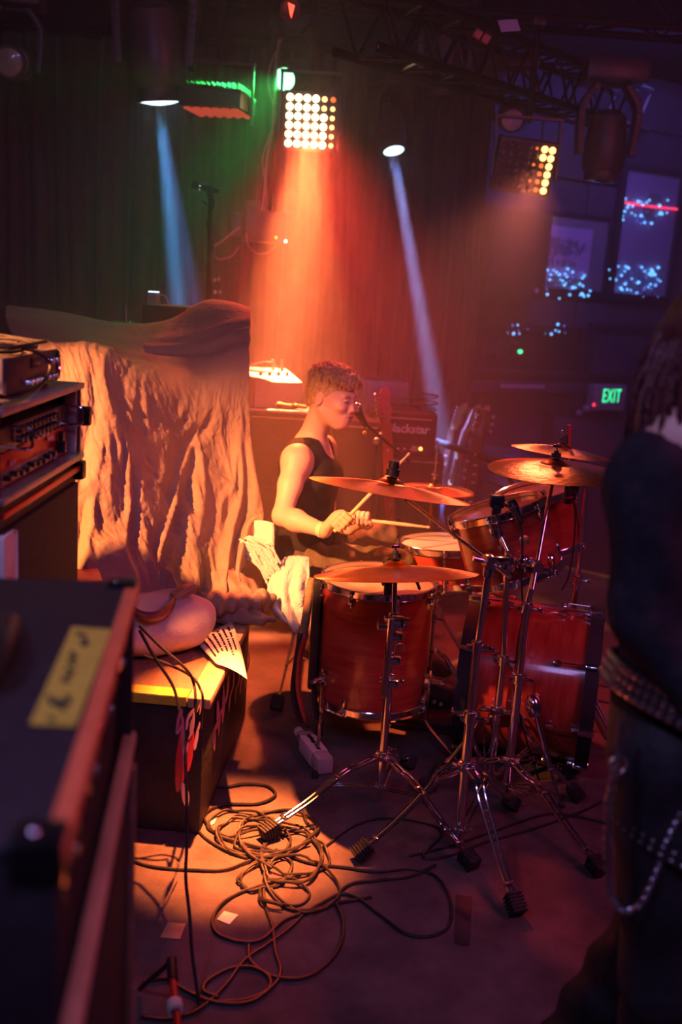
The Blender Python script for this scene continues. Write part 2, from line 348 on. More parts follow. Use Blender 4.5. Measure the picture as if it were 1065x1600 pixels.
# ---------------------------------------------------------------- smooth bodies: distance field + surface nets
class Field:
    def __init__(s, lo, hi, h):
        s.lo = np.array(lo, float); s.h = h; s.n = np.ceil((np.array(hi)-s.lo)/h).astype(int)+1
        s.d = np.full(s.n, .5, np.float32)
    def _sub(s, lo, hi):
        a = np.clip(np.floor((np.array(lo)-s.lo)/s.h).astype(int), 0, s.n); b = np.clip(np.ceil((np.array(hi)-s.lo)/s.h).astype(int)+1, 0, s.n)
        sl = tuple(slice(a[i], b[i]) for i in range(3))
        ax = [(np.arange(a[i], b[i])*s.h+s.lo[i]).astype(np.float32) for i in range(3)]
        return sl, np.meshgrid(*ax, indexing='ij')
    def _mix(s, sl, e, k, sub):
        d = s.d[sl]
        if sub:
            h = np.maximum(k-np.abs(-e-d), 0)/k; s.d[sl] = np.maximum(d, -e)+h*h*k/4
        else:
            h = np.maximum(k-np.abs(e-d), 0)/k; s.d[sl] = np.minimum(d, e)-h*h*k/4
    def cap(s, a, b, ra, rb, k=.02, sub=False):
        a = np.array(a, float); b = np.array(b, float); m = max(ra, rb)+k*1.5
        sl, (X, Y, Z) = s._sub(np.minimum(a, b)-m, np.maximum(a, b)+m)
        if 0 in s.d[sl].shape: return s
        ab = b-a; t = np.clip(((X-a[0])*ab[0]+(Y-a[1])*ab[1]+(Z-a[2])*ab[2])/max(ab@ab, 1e-9), 0, 1)
        e = np.sqrt((X-a[0]-t*ab[0])**2+(Y-a[1]-t*ab[1])**2+(Z-a[2]-t*ab[2])**2)-(ra+(rb-ra)*t)
        s._mix(sl, e, k, sub); return s
    def ell(s, c, r, R=None, k=.02, sub=False):
        c = np.array(c, float); r = np.array(r, float); m = r.max()+k*1.5
        sl, (X, Y, Z) = s._sub(c-m, c+m)
        if 0 in s.d[sl].shape: return s
        P = [X-c[0], Y-c[1], Z-c[2]]
        if R is not None:
            Q = np.array(R.to_3x3()).T; P = [Q[i, 0]*P[0]+Q[i, 1]*P[1]+Q[i, 2]*P[2] for i in range(3)]
        k0 = np.sqrt(sum((P[i]/r[i])**2 for i in range(3))); k1 = np.sqrt(sum((P[i]/r[i]**2)**2 for i in range(3)))
        e = k0*(k0-1)/np.maximum(k1, 1e-6)
        s._mix(sl, e, k, sub); return s
    def noise(s, amp, freq, seed=0, f2=None):
        idx = np.argwhere(np.abs(s.d) < .03)
        P = idx*s.h+s.lo
        q = np.sin(P@np.array([1.1, .7, .4])*freq+seed)*np.sin(P@np.array([-.5, 1.2, .6])*freq*1.13+seed*2)*np.sin(P@np.array([.3, -.6, 1.3])*freq*.91+seed*3)
        s.d[tuple(idx.T)] += (amp*q).astype(np.float32); return s
    def wave(s, fn):                                   # arbitrary displacement of the near-surface field
        idx = np.argwhere(np.abs(s.d) < .035); P = idx*s.h+s.lo
        s.d[tuple(idx.T)] += fn(P).astype(np.float32); return s
    def cut(s, p, n):                                  # keep the side the normal points away from
        sl, (X, Y, Z) = s._sub(s.lo, s.lo+s.n*s.h); n = np.array(n, float); n /= np.linalg.norm(n)
        s.d = np.maximum(s.d, ((X-p[0])*n[0]+(Y-p[1])*n[1]+(Z-p[2])*n[2]).astype(np.float32)); return s
    def mb(s):
        d = s.d; d[0] = d[-1] = .5; d[:, 0] = d[:, -1] = .5; d[:, :, 0] = d[:, :, -1] = .5
        n = d.shape; ins = d < 0
        cs = [(i, j, k) for i in (0, 1) for j in (0, 1) for k in (0, 1)]
        cnt = sum(ins[i:n[0]-1+i, j:n[1]-1+j, k:n[2]-1+k].astype(np.int8) for i, j, k in cs)
        act = (cnt > 0) & (cnt < 8); ids = np.argwhere(act); m = np.full(act.shape, -1, np.int64); m[act] = np.arange(len(ids))
        dv = np.stack([d[ids[:, 0]+i, ids[:, 1]+j, ids[:, 2]+k] for i, j, k in cs], 1)
        acc = np.zeros((len(ids), 3)); num = np.zeros(len(ids)); C = np.array(cs, float)
        for a in range(8):
            for b in range(a+1, 8):
                if np.abs(C[a]-C[b]).sum() != 1: continue
                x = (dv[:, a] < 0) != (dv[:, b] < 0); t = np.where(x, dv[:, a]/np.where(x, dv[:, a]-dv[:, b], 1), 0)
                acc += np.where(x[:, None], C[a]+(C[b]-C[a])*t[:, None], 0); num += x
        vs = (ids+acc/num[:, None])*s.h+s.lo; fs = []
        for ax in range(3):
            u, w_ = (ax+1) % 3, (ax+2) % 3
            sa = [slice(None)]*3; sb = [slice(None)]*3; sa[ax] = slice(0, -1); sb[ax] = slice(1, None)
            A = ins[tuple(sa)]; B = ins[tuple(sb)]; e = np.argwhere(A != B)
            e = e[(e[:, u] > 0) & (e[:, w_] > 0) & (e[:, u] < n[u]-1) & (e[:, w_] < n[w_]-1)]
            fl_ = A[tuple(e.T)]; q = []
            for du, dw in ((-1, -1), (0, -1), (0, 0), (-1, 0)):
                f = e.copy(); f[:, u] += du; f[:, w_] += dw; q.append(m[tuple(f.T)])
            q = np.stack(q, 1); q[~fl_] = q[~fl_][:, ::-1]; fs.append(q)
        return vs, np.concatenate(fs)
    def build(s, name, mats, parent=None, fmat=None, label=None, smooth_iter=1):
        vs, fs = s.mb()
        for _ in range(smooth_iter):                   # light Laplacian
            e = np.concatenate([fs[:, [0, 1]], fs[:, [1, 2]], fs[:, [2, 3]], fs[:, [3, 0]]])
            acc = np.zeros_like(vs); c = np.zeros(len(vs))
            np.add.at(acc, e[:, 0], vs[e[:, 1]]); np.add.at(acc, e[:, 1], vs[e[:, 0]]); np.add.at(c, e[:, 0], 1); np.add.at(c, e[:, 1], 1)
            vs = vs*.5+acc/np.maximum(c, 1)[:, None]*.5
        cen = vs[fs].mean(1)
        if parent is not None:
            inv = np.array(W[parent.name].inverted()); vs = vs@inv[:3, :3].T+inv[:3, 3]
        me = bpy.data.meshes.new(name); me.vertices.add(len(vs)); me.vertices.foreach_set('co', vs.ravel())
        me.loops.add(len(fs)*4); me.loops.foreach_set('vertex_index', fs.ravel().astype(np.int32))
        me.polygons.add(len(fs)); me.polygons.foreach_set('loop_start', np.arange(len(fs), dtype=np.int32)*4)
        me.update(calc_edges=True)
        for m_ in (mats if isinstance(mats, list) else [mats]): me.materials.append(M[m_])
        if fmat is not None: me.polygons.foreach_set('material_index', fmat(cen).astype(np.int32))
        me.polygons.foreach_set('use_smooth', [True]*len(fs)); me.validate(); me.update()
        o = bpy.data.objects.new(name, me); COL.objects.link(o)
        if parent is not None: o.parent = parent; W[o.name] = W[parent.name].copy()
        else: W[o.name] = Matrix.Identity(4)
        if label: o['label'] = label
        return o
# ---------------------------------------------------------------- the setting
mb = MB(); edge = [(-3.6, -1.2), (4.2, -1.2), (4.2, 4.45), (1.75, 6.03), (1.2, 6.4), (-3.6, 6.95)]
mb.prism(edge, -.12, 0)
struct(mb.build('floor', 'carpet', angle=30), 'worn dark carpet on the stage deck', 'floor')
mb = MB(); mb.box((1, 6.5, -.70), (12, 14, .08)); o = mb.build('house_floor', 'black_paint'); struct(o)
e0, e1 = V(4.2, 4.45, 0), V(1.2, 6.4, 0)
mb = MB(); n_ = (e1-e0).normalized(); mb.box((e0+e1)/2+V(0, 0, .003), (.05, (e1-e0).length, .006), basis((0, 0, 1)).to_4x4() @ rot('Z', 0) if 0 else Matrix.Rotation(math.atan2(n_.y, n_.x)-math.pi/2, 4, 'Z'))
struct(mb.build('trim_1', 'yellow_tape'), 'yellow tape line along the stage edge', 'tape line')
mb = MB(); mb.box((.3, 3.3, 3.52), (8.4, 13, .08)); struct(mb.build('ceiling', 'ceiling'))
mb = MB(); mb.box((-3.7, 3, 1.4), (.1, 12, 4.3)); struct(mb.build('wall_left', 'black_paint'))
mb = MB(); mb.box((-1.45, 7.35, 1.4), (4.5, .1, 4.3)); struct(mb.build('wall_back', 'black_paint'))
# stage curtain of deep pleats along the back
mb = MB(); rows = []
NX = 420
for zi, z in enumerate(np.linspace(3.1, .01, 14)):
    r = []
    for i in range(NX):
        x = -3.4+4.20*i/(NX-1)
        fold = math.sin(x*31+1.3*math.sin(x*5.1))*(.035+.02*math.sin(x*3.3))+.02*math.sin(x*73+z*.6)+.015*math.sin(z*1.5+x*9)
        r.append(V(x+.012*math.sin(z*2+x*7), 6.72+fold*(1.0+.25*(3.1-z)/3), z))
    rows.append(r)
cu = thing('stage_curtain', 'dark pleated velour curtain hanging across the back of the stage', 'curtain', (-1.3, 6.72, 0))
cuts = [0, 92, 190, 300, 372, NX]
for a_, b_c in zip(cuts[:-1], cuts[1:]):
    m_ = MB(); m_.grid([[p+V(0, .012*(cuts.index(a_) % 2), 0) for p in r[a_:min(b_c+2, NX)]] for r in rows]); pn = m_.build('curtain_panel', 'curtain', cu, normals=False); pn.modifiers.new('thickness', 'SOLIDIFY').thickness = .006
m_ = MB(); m_.cyl((-3.45, 6.72, 3.14), (.85, 6.72, 3.14), .025, n=10); m_.build('curtain_rail', 'black_metal', cu)
# side wall of the house beyond the stage
WA = math.radians(28); WD = V(math.cos(WA), math.sin(WA), 0); WN = V(math.sin(WA), -math.cos(WA), 0); W0 = V(.95, 7.9, 0)
def wu(x, y, off=0):
    d = ray(x, y); t = ((W0+WN*off-CAMP).dot(WN))/d.dot(WN); p = CAMP+d*t; return (p-W0).dot(WD), p.z
def wf(u, z, off=0): return frame(W0+WD*u+WN*off+V(0, 0, z), WD, (0, 0, 1))
wr = MB(); wr.box(W0+WD*1.9-WN*.15+V(0, 0, 1.4), (5.4, .2, 4.2), Matrix.Rotation(WA, 4, 'Z'))
wall = struct(wr.build('wall_right', 'wall_paint'), 'dark block wall of the room beyond the stage', 'wall')
bmesh_blk = None
for r in range(5):
    for c in range(5):
        z = 1.25+.46*r; u = -.55+1.02*c+(.5 if r % 2 else 0)
        jit = rng.uniform(-.006, .006)
        if bmesh_blk is None:
            m_ = MB(); m_.box((0, 0, 0), (1.0, .44, .07), bev=.008); bmesh_blk = m_.build('block', 'concrete', wall, local=True)
            b = bmesh_blk
        else:
            b = bmesh_blk.copy(); COL.objects.link(b); b.parent = wall
        b.matrix_local = wf(u, z+.22, -.045+jit)
def wbox(mb, u0, u1, z0, z1, o0, o1, bev=0):
    X = wf((u0+u1)/2, (z0+z1)/2, (o0+o1)/2); mb.box(X.translation, (abs(u1-u0), abs(z1-z0), abs(o1-o0)), X, bev); return mb
def wframe_thing(name, label, cat, px, fw=.035, depth=.05, off=.0, fm='frame_dark', inner='dark_glass', group=None):
    (xa, ya), (xb, yb) = px; u0, z1 = wu(xa, ya); u1, z0 = wu(xb, yb)
    t = thing(name, label, cat, wf((u0+u1)/2, z0, off).translation, group=group)
    f = MB()
    wbox(f, u0, u0+fw, z0, z1, off, off+depth, .004); wbox(f, u1-fw, u1, z0, z1, off, off+depth, .004)
    wbox(f, u0+fw, u1-fw, z1-fw, z1, off, off+depth, .004); wbox(f, u0+fw, u1-fw, z0, z0+fw, off, off+depth, .004)
    f.build('frame', fm, t)
    g = MB(); wbox(g, u0+fw*.8, u1-fw*.8, z0+fw*.8, z1-fw*.8, off, off+.012); g.build('backing', inner, t)
    return t, u0+fw, u1-fw, z0+fw, z1-fw
# dark wall speaker between curtain and poster
u0, z1 = wu(742, 322); u1, z0 = wu(826, 470)
t = thing('wall_speaker', 'black boxy loudspeaker on the wall beside the framed violet poster', 'speaker', wf((u0+u1)/2, z0, .0).translation)
m_ = MB(); wbox(m_, u0, u1-.02, z0, z1, 0, .22, .015); m_.build('cabinet', 'tolex', t)
m_ = MB(); wbox(m_, u0+.03, u1-.05, z0+.03, z1-.03, .22, .235, .004); m_.build('grille', 'grille_cloth', t)
m_ = MB(); X = wf(u1-.12, z0+.08, .236); m_.cyl(X.translation, X.translation+WN*.004, .02); m_.build('badge', 'dim_lens_white', t)
# violet framed poster
t, u0, u1, z0, z1 = wframe_thing('framed_poster', 'framed violet poster with lines of dark lettering, beside the black wall speaker', 'poster', ((822, 325), (938, 462)), .03)
m_ = MB(); wbox(m_, u0, u0+(u1-u0)*.82, z0+(z1-z0)*.17, z0+(z1-z0)*.86, .014, .017); m_.build('poster_sheet', 'poster_violet', t)
def squiggle(m_, X, w_, h, n, th=.004, seed=1):        # unreadable blurred lettering as flat strokes
    r = random.Random(seed); x = -w_/2
    while x < w_/2:
        l = r.uniform(.5, 1)*h
        for k in range(r.choice((1, 2, 2))):
            dx = r.uniform(-.3, .3)*h; m_.box(X@V(x+dx*.3, r.uniform(-.15, .15)*h, th/2), (th*2.2 if r.random() < .7 else h*.5, l if r.random() < .7 else th*2.5, th*.5), X@rot('Z', r.uniform(-12, 12)))
        x += h*r.choice((.32, .42, .42, .7))
    return m_
m_ = MB()
for k, (zf, wd, hh) in enumerate(((.64, .60, .09), (.53, .56, .10), (.36, .42, .08))):
    squiggle(m_, wf(u0+(u1-u0)*.42, z0+(z1-z0)*zf, .018), (u1-u0)*wd, hh, 9, .009, k)
m_.build('lettering', 'poster_ink', t)
m_ = MB(); wbox(m_, u0-.005, u1+.005, z0-.005, z1+.005, .026, .030); m_.build('glass_pane', 'glass', t)
m_ = MB(); X = wf(*wu(851, 342), .045); m_.ball(X.translation, .016); o = m_.build('wall_bulb', 'e_warm'); recenter(o); tag(o, 'small white bulb glowing at the top of the violet poster frame', 'light')
PA = (u0, u1, z0, z1)
# tall blue poster
t, u0, u1, z0, z1 = wframe_thing('framed_poster', 'tall framed blue poster nearest the dark-haired person, with blue glass reflections over it', 'poster', ((968, 254), (1040, 473)), .05, .06)
m_ = MB(); wbox(m_, u0, u1, z0, z1, .014, .017); m_.build('poster_sheet', 'poster_blue', t)
m_ = MB(); X = wf((u0+u1)/2+.05, z0+(z1-z0)*.74, .0185)
m_.ball(X.translation, .11, 16, (1, .02, 1), Matrix.Rotation(WA, 3, 'Z')); m_.build('printed_figure', 'poster_ink', t)
m_ = MB(); wbox(m_, u0-.005, u1+.005, z0-.005, z1+.005, .026, .030); m_.build('glass_pane', 'glass', t)
m_ = MB()
a = wf(u0, z1-.42*(z1-z0)*.62, .036).translation; b = wf(u1, z1-.42*(z1-z0)*.62, .036).translation
m_.tube(crom([a, a.lerp(b, .4)+V(0, 0, -.006), b], 6), .006); o = m_.build('red_light_strip', 'e_reddot'); recenter(o); tag(o, 'thin glowing red light strip across the tall blue poster', 'light strip')
PB = (u0, u1, z0, z1)
# wall windows below
t, u0, u1, z0, z1 = wframe_thing('framed_board', 'wide dark glazed notice board above the ledge behind the guitars', 'board', ((722, 500), (905, 590)), .05, .05)
m_ = MB(); squiggle(m_, wf(u0+(u1-u0)*.28, z0+(z1-z0)*.66, .018), .35, .05, 7, .008, 5); squiggle(m_, wf(u0+(u1-u0)*.28, z0+(z1-z0)*.45, .018), .28, .12, 7, .01, 6); m_.build('lettering', 'frame_dark', t)
X = wf(u0+(u1-u0)*.46, z0+(z1-z0)*.46, .02); m_ = MB(); m_.ball(X.translation, .017, 10, (1.2, .3, 1)); m_.build('green_glass_glint', 'e_exit', t, label='small green glint on the glass, built as a glowing dot')  # green glint on the glass put in as a glowing ball
PC = (u0, u1, z0, z1)
t, u0, u1, z0, z1 = wframe_thing('framed_board', 'narrow dark glazed notice board above the exit sign', 'board', ((918, 503), (1010, 592)), .05, .05, inner='wall_paint')
# ledge with pink strip
u0, z1 = wu(722, 594); u1, z0 = wu(905, 612)
m_ = MB(); wbox(m_, u0, u1, z0, z1, 0, .10, .006); o = m_.build('wall_ledge', 'wall_paint'); recenter(o); tag(o, 'dark painted ledge running under the wide notice board', 'ledge')
u0, z1 = wu(782, 600, .1); u1, z0 = wu(850, 607, .1)
m_ = MB(); wbox(m_, u0, u1, z0, z1, .10, .104); o = m_.build('label_strip', 'sticker_lilac'); recenter(o); tag(o, 'pale lilac strip stuck on the dark wall ledge', 'label strip')
# blue reflections in the glass, built as glowing dots on an added wire
def glints(px_list, added_wire, label, n_dim=.4, off=.05, seed=0):
    r = random.Random(seed); t = thing('glass_glint_cluster', label, 'glass reflections', wf(*wu(*px_list[0], off), off).translation, group='blue reflections on the framed glass')
    pts = [wf(*wu(x, y, off), off).translation for x, y in px_list]
    m_ = MB(); m_.tube(crom(sorted(pts, key=lambda p: p.x), 3), .0012, 4); m_.build('added_wire', 'cable', t)  # made-up strand threading the reflection dots
    p0 = {}
    for k, p in enumerate(pts):
        key = ('d', 'b')[r.random() > n_dim]
        if key not in p0:
            q = MB(); q.ball((0, 0, 0), .0095 if key == 'b' else .008, 8); o = q.build('bulb', 'e_glint' if key == 'b' else 'e_glint_dim', t, local=True); p0[key] = o  # each bulb stands in for a reflection in the glass
        else:
            o = p0[key].copy(); COL.objects.link(o); o.parent = t
        o.matrix_local = Matrix.Translation(W[t.name].inverted()@p) @ Matrix.Scale(r.uniform(.7, 1.25), 4)
r = random.Random(3)
glints([(824+r.uniform(0, 98), 422+(i % 7)*6.5+r.uniform(-3, 3)+.06*i) for i in range(52)], 0, 'blue reflections, built as glowing dots, massed along the lower edge of the violet poster', seed=1)
glints([(951+r.uniform(0, 82), 418+(i % 8)*7+r.uniform(-4, 4)) for i in range(56)], 0, 'blue reflections, built as glowing dots, massed along the lower edge of the tall poster', seed=2)
glints([(966+r.uniform(0, 82), 314+(i % 5)*8+r.uniform(-4, 4)) for i in range(36)], 0, 'blue reflections, built as glowing dots, across the upper part of the tall poster', seed=3)
glints([(800+r.uniform(0, 92), 508+r.uniform(-2, 16)) for i in range(13)], 0, 'few blue reflections, built as glowing dots, along the top of the wide notice board', seed=4)
# exit sign
u0, z1 = wu(930, 601, .1); u1, z0 = wu(975, 642, .1)
t = thing('exit_sign', 'green lit EXIT sign in a pale housing on the dark wall', 'sign', wf((u0+u1)/2, z0, 0).translation)
m_ = MB(); wbox(m_, u0, u1, z0, z1, 0, .10, .012); m_.build('housing', 'sign_white', t)
text('EXIT', wf((u0+u1)/2+.015, (z0+z1)/2+.012, .101), (z1-z0)*.74, 'e_exit', t, xs=.56, bold=.0)
m_ = MB(); X = wf(u0-.03, (z0+z1)/2-.10, .05); m_.ball(X.translation, .035); X = wf(u0-.09, (z0+z1)/2-.14, .04); m_.ball(X.translation, .03); m_.build('emergency_lamp', 'sign_white', t)
m_ = MB(); X = wf(u0+.005, z0+.05, .104); m_.ball(X.translation, .012); m_.build('pilot_light', 'e_reddot', t)
# dark door below the sign
u0, z1 = wu(862, 655); u1, z0 = wu(1010, 880)
m_ = MB(); wbox(m_, u0, u1, -.66, z1+.02, -.03, .03, .006); struct(m_.build('door_1', 'wall_paint'), 'plain dark blue door under the exit sign', 'door')
m_ = MB(); wbox(m_, u0-.06, u0, -.66, z1+.06, -.03, .05, .006); struct(m_.build('trim_2', 'black_paint'))

# ---------------------------------------------------------------- rig overhead
def truss(name, label, a, b, w_=.24, n=14):
    a, b = V(a), V(b); d = (b-a).normalized(); s = d.cross(V(0, 0, 1)).normalized()*w_/2; up = V(0, 0, w_/2)
    t = thing(name, label, 'truss', (a+b)/2)
    cs = [s+up, -s+up, s-up, -s-up]
    for c in cs: m_ = MB(); m_.cyl(a+c, b+c, .022, n=8); m_.build('chord', 'black_metal', t)
    m_ = MB()
    for i in range(n):
        p, q = a.lerp(b, i/n), a.lerp(b, (i+1)/n)
        for c1, c2 in ((cs[0], cs[2]), (cs[1], cs[3]), (cs[0], cs[1]), (cs[2], cs[3])):
            if i % 2: c1, c2 = c2, c1
            m_.cyl(p+c1, q+c2, .009, n=6)
    o = m_.build('lacing', 'black_metal', t); o['kind'] = 'stuff'
    return t
tA = truss('lighting_truss', 'black lighting truss crossing over the stage above the drummer', (-3.2, 5.80, 3.30), (2.3, 5.95, 3.26), n=24)
tB = truss('lighting_truss', 'black lighting truss running past the white card towards the side wall', at(560, 30, 4.6)+V(0, 0, 0), at(985, 175, 6.9), n=18)
def lamp_hook(t, top, z): m_ = MB(); m_.tube([top, V(top.x, top.y, z)], .016, 8); m_.box(V(top.x, top.y, z), (.07, .07, .06), bev=.01); m_.build('clamp', 'black_metal', t)
def moving_head(label, p, d, lens, size=1.0, hook=3.0, group='moving head lamps on the rig'):
    p = V(p); d = V(d).normalized(); R = basis(d); X = Matrix.Translation(p) @ R.to_4x4() @ Matrix.Scale(size, 4)
    t = thing('moving_head_lamp', label, 'stage light', p, group=group)
    b = p-d*.17*size
    m_ = MB(); m_.lathe([(.001, -.33), (.05, -.33), (.085, -.30), (.10, -.20), (.105, -.08), (.095, -.05), (.085, -.045), (.088, -.01), (.085, 0), (.072, 0), (.070, -.02)], 28, X); m_.build('lamp_head', 'lamp_black', t)
    m_ = MB(); m_.lathe([(.001, .010), (.040, .006), (.071, -.002)], 24, X); m_.build('lens', lens, t)
    side = V(0, 0, 1).cross(d); side = side.normalized() if side.length > .15 else V(1, 0, 0)
    m_ = MB(); top = b+V(0, 0, .27*size)
    for s in (-1, 1):
        q = b+side*.125*size*s
        prof = crom([q+V(0, 0, -.05*size), q+side*.012*s+V(0, 0, .06*size), q+side*.01*s+V(0, 0, .18*size), top+side*.07*size*s+V(0, 0, .005)], 4)
        for i in range(len(prof)-1):
            c = (prof[i]+prof[i+1])/2; dd = prof[i+1]-prof[i]
            m_.box(c, (.03*size, .10*size, dd.length*1.15), basis(dd, side.cross(V(0, 0, 1))).to_4x4() @ Matrix.Identity(4), .005)
    m_.cyl(top-side*.08*size+V(0, 0, .004), top+side*.08*size+V(0, 0, .004), .012, n=8); m_.build('yoke', 'lamp_black', t)
    m_ = MB(); Rs = Matrix((side, V(0, 0, 1).cross(side), V(0, 0, 1))).transposed()
    m_.box(top+V(0, 0, .06*size), (.30*size, .24*size, .10*size), Rs, .02); m_.build('base_box', 'lamp_black', t)
    if hook > top.z+.1: lamp_hook(t, top+V(0, 0, .1*size), hook+.12)
    return t
moving_head('moving head lamp throwing a narrow blue beam, one side tinted green', M1, at(272, 420, 5.7)-M1, 'e_blue', 1.45, 3.0)
moving_head('moving head lamp throwing a thin pale violet beam right of the lit lamp grid', M2, at(690, 700, 5.6)-M2, 'e_cyan', .85, 3.0)
moving_head('moving head lamp with a glowing green lens beside the lit lamp grid', M3, V(-.25, -1, -.35), 'e_green', .85, 3.05)
moving_head('unlit moving head with a dusty greenish lens at the far end of the rig', at(14, 97, 5.2), V(.1, -1, -.2), 'dim_lens', .9, 3.0)
moving_head('unlit moving head with a pale lens above the amber lamp grid', at(800, 188, 5.8), V(-.1, -1, -.45), 'dim_lens_white', .8, 2.9)
moving_head('big unlit moving head pointing straight down beside the tall poster', at(938, 283, 6.0), V(0, .05, -1), 'led_off', 1.15, 2.9)
moving_head('unlit moving head pointing straight down over the violet poster side of the rig', at(690, 150, 6.3), V(0, .1, -1), 'led_off', 1.1, 3.0)
def matrix_light(label, p, d, nx, ny, pitch, cell, hook=3.0, twist=0):
    p = V(p); R = basis(d).to_4x4(); X = Matrix.Translation(p) @ R @ rot('Z', twist)
    t = thing('matrix_light', label, 'stage light', p, group='grid wash lamps on the rig')
    w_, h = nx*pitch+.025, ny*pitch+.025
    m_ = MB(); m_.box(X@V(0, 0, -.05), (w_, h, .09), X, .008); m_.build('housing', 'lamp_black', t)
    m_ = MB()
    for i in range(11): m_.box(X@V((i-5)*w_/12, 0, -.11), (.006, h*.85, .04), X)
    m_.build('heat_sink', 'lamp_black', t)
    proto = {}
    for i in range(nx):
        for j in range(ny):
            k = cell(i, j); k, sc = k if isinstance(k, tuple) else (k, 1)
            if k not in proto:
                q = MB(); q.lathe([(.0005, .010), (pitch*.25, .007), (pitch*.42, 0), (pitch*.42, -.004)], 12); o = q.build('led_cell', k, t, local=True); proto[k] = o
            else: o = proto[k].copy(); COL.objects.link(o); o.parent = t
            o.matrix_local = W[t.name].inverted() @ X @ Matrix.Translation(((i-(nx-1)/2)*pitch, (j-(ny-1)/2)*pitch, .0)) @ Matrix.Scale(sc, 4)
    m_ = MB(); sx = (X.to_3x3()@V(1, 0, 0)); sx.z = 0; sx.normalize()
    for s in (-1, 1): m_.box(p+sx*(w_/2+.015)*s+V(0, .03, .10), (.012, .04, .30), basis((0, 0, 1)).to_4x4())
    m_.box(p+V(0, .03, .25), (w_+.05, .04, .012), Matrix.Rotation(math.atan2(sx.y, sx.x), 4, 'Z')); m_.build('yoke', 'lamp_black', t)
    if hook > p.z+.3: lamp_hook(t, p+V(0, .03, .25), hook+.16)
    return t
def c1(i, j):
    i = 5-i if False else i
    return i, j
toC = (CAMP-BL).normalized()
def cellA(i, j):                                       # i runs to screen left for a face looking at us
    i = i
    if i < 4 or (i == 4 and j < 4): return 'e_white'
    if i == 4: return 'e_amber', .7
    return ('e_amber_dim', .75) if j == 5 else ('e_amber', .62)
def cellB(i, j):
    i = i
    if i == 6 or (i == 5 and j > 3): return 'e_amber'
    if i == 5: return 'e_amber_dim', .7
    if i == 4 and j % 2: return 'e_amber_dim', .45
    return 'led_off'
# basis(d) x axis = up x d, i.e. pointing to screen left when d points to the camera: flip index above
matrix_light('grid wash lamp blazing orange white over the drummer', BL, V(.0, -1, -.12), 6, 6, .0455, cellA)
matrix_light('grid wash lamp with only two end columns lit amber', at(820, 262, 5.5), V(.05, -1, -.28), 7, 6, .041, cellB, 2.9, -4)
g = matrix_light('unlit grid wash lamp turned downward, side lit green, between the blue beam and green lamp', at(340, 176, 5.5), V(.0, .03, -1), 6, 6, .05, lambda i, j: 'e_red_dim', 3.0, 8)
# small things on the rig
m_ = MB(); p = at(453, 15, 5.0); m_.lathe([(.001, -.16), (.045, -.16), (.05, 0), (.047, .0), (.03, -.03), (.001, -.03)], 20, Matrix.Translation(p)@basis((.4, -1, -.6)).to_4x4())
t = thing('par_lamp', 'small dark lamp with a red glowing slit at the top of the rig', 'stage light', p)
m_.build('lamp_body', 'lamp_black', t); m_ = MB(); m_.prism([(-.012, .03), (.02, .02), (.008, -.035), (.0, -.02)], -.028, -.022, Matrix.Translation(p)@basis((.1, -1, -.3)).to_4x4()@T(0, 0, .05)); m_.build('lamp_glow', 'e_red', t); lamp_hook(t, p+V(0, .05, .02), 3.0)
m_ = MB(); p = at(795, 40, 4.6); m_.box(p, (.085, .07, .002), (rot('X', 52)@rot('Z', 12))); o = m_.build('paper_card', 'card'); recenter(o); tag(o, 'small pale card tucked into the dark rig', 'card')
for (x, y), l in (((746, 54), 'orange clip on the dark rig, the upper of two'), ((759, 61), 'orange clip on the dark rig, the lower of two')):
    m_ = MB(); m_.box(at(x, y, 4.65), (.033, .03, .035), rot('Y', 30), .004); o = m_.build('cable_clip', 'orange_clip'); recenter(o); tag(o, l, 'clip')
def cable(name, label, pts, r=.005, n=8, m='cable', cat='cable', group=None, kind=None):
    m_ = MB(); m_.tube(crom(pts, n), r, 6); o = m_.build(name, m); recenter(o); tag(o, label, cat, group, kind); return o
cable('rig_cable', 'loose pale cable looping along the rig beside the white card', [at(x, y, 4.7) for x, y in ((640, 60), (665, 66), (700, 52), (740, 50))], .004, m='rubber')
cable('rig_cable', 'cable bundle hanging down from the rig to the projector box', [at(x, y, 5.9) for x, y in ((436, 60), (430, 110), (428, 165), (425, 205), (418, 240), (414, 290), (411, 320), (408, 335))], .008, m='sticker_pink')
cable('rig_cable', 'second strand twisted round the hanging cable bundle', [at(x, y, 5.9) for x, y in ((440, 60), (418, 120), (430, 180), (420, 215), (410, 250), (416, 300), (413, 335))], .006, m='sticker_pink')
cable('rig_cable', 'cable crossing the dark rig over the hanging bundle', [at(x, y, 5.2) for x, y in ((470, 55), (500, 20), (540, 5))], .006)
t = thing('projector_box', 'dark equipment box hung in the haze beside the orange beam', 'equipment box', at(410, 380, 6.0))
c = at(412, 355, 6.0); m_ = MB(); m_.box(c, (.24, .22, .17), rot('Z', 12), .012); m_.build('box_body', 'lamp_black', t)
m_ = MB(); m_.box(c+V(-.15, -.06, 0), (.06, .08, .13), None, .008); m_.box(c+V(-.07, 0, .11), (.08, .1, .06), None, .008); m_.build('bracket', 'lamp_black', t)
m_ = MB(); m_.ball(at(431, 371, 5.88), .008); m_.build('orange_pilot', 'e_orange', t); m_ = MB(); m_.ball(at(446, 377, 5.86), .009); m_.build('white_pilot', 'e_cyan', t)
m_ = MB(); m_.cyl(c+V(.02, 0, .08), V(c.x+.02, 5.95, 3.1), .02); m_.build('hanger', 'black_metal', t)
cable('box_cable', 'pale cable running from the hanging box down to the microphone stand', [at(x, y, 5.6) for x, y in ((376, 354), (360, 366), (345, 378), (334, 384))], .006, m='sticker_pink')
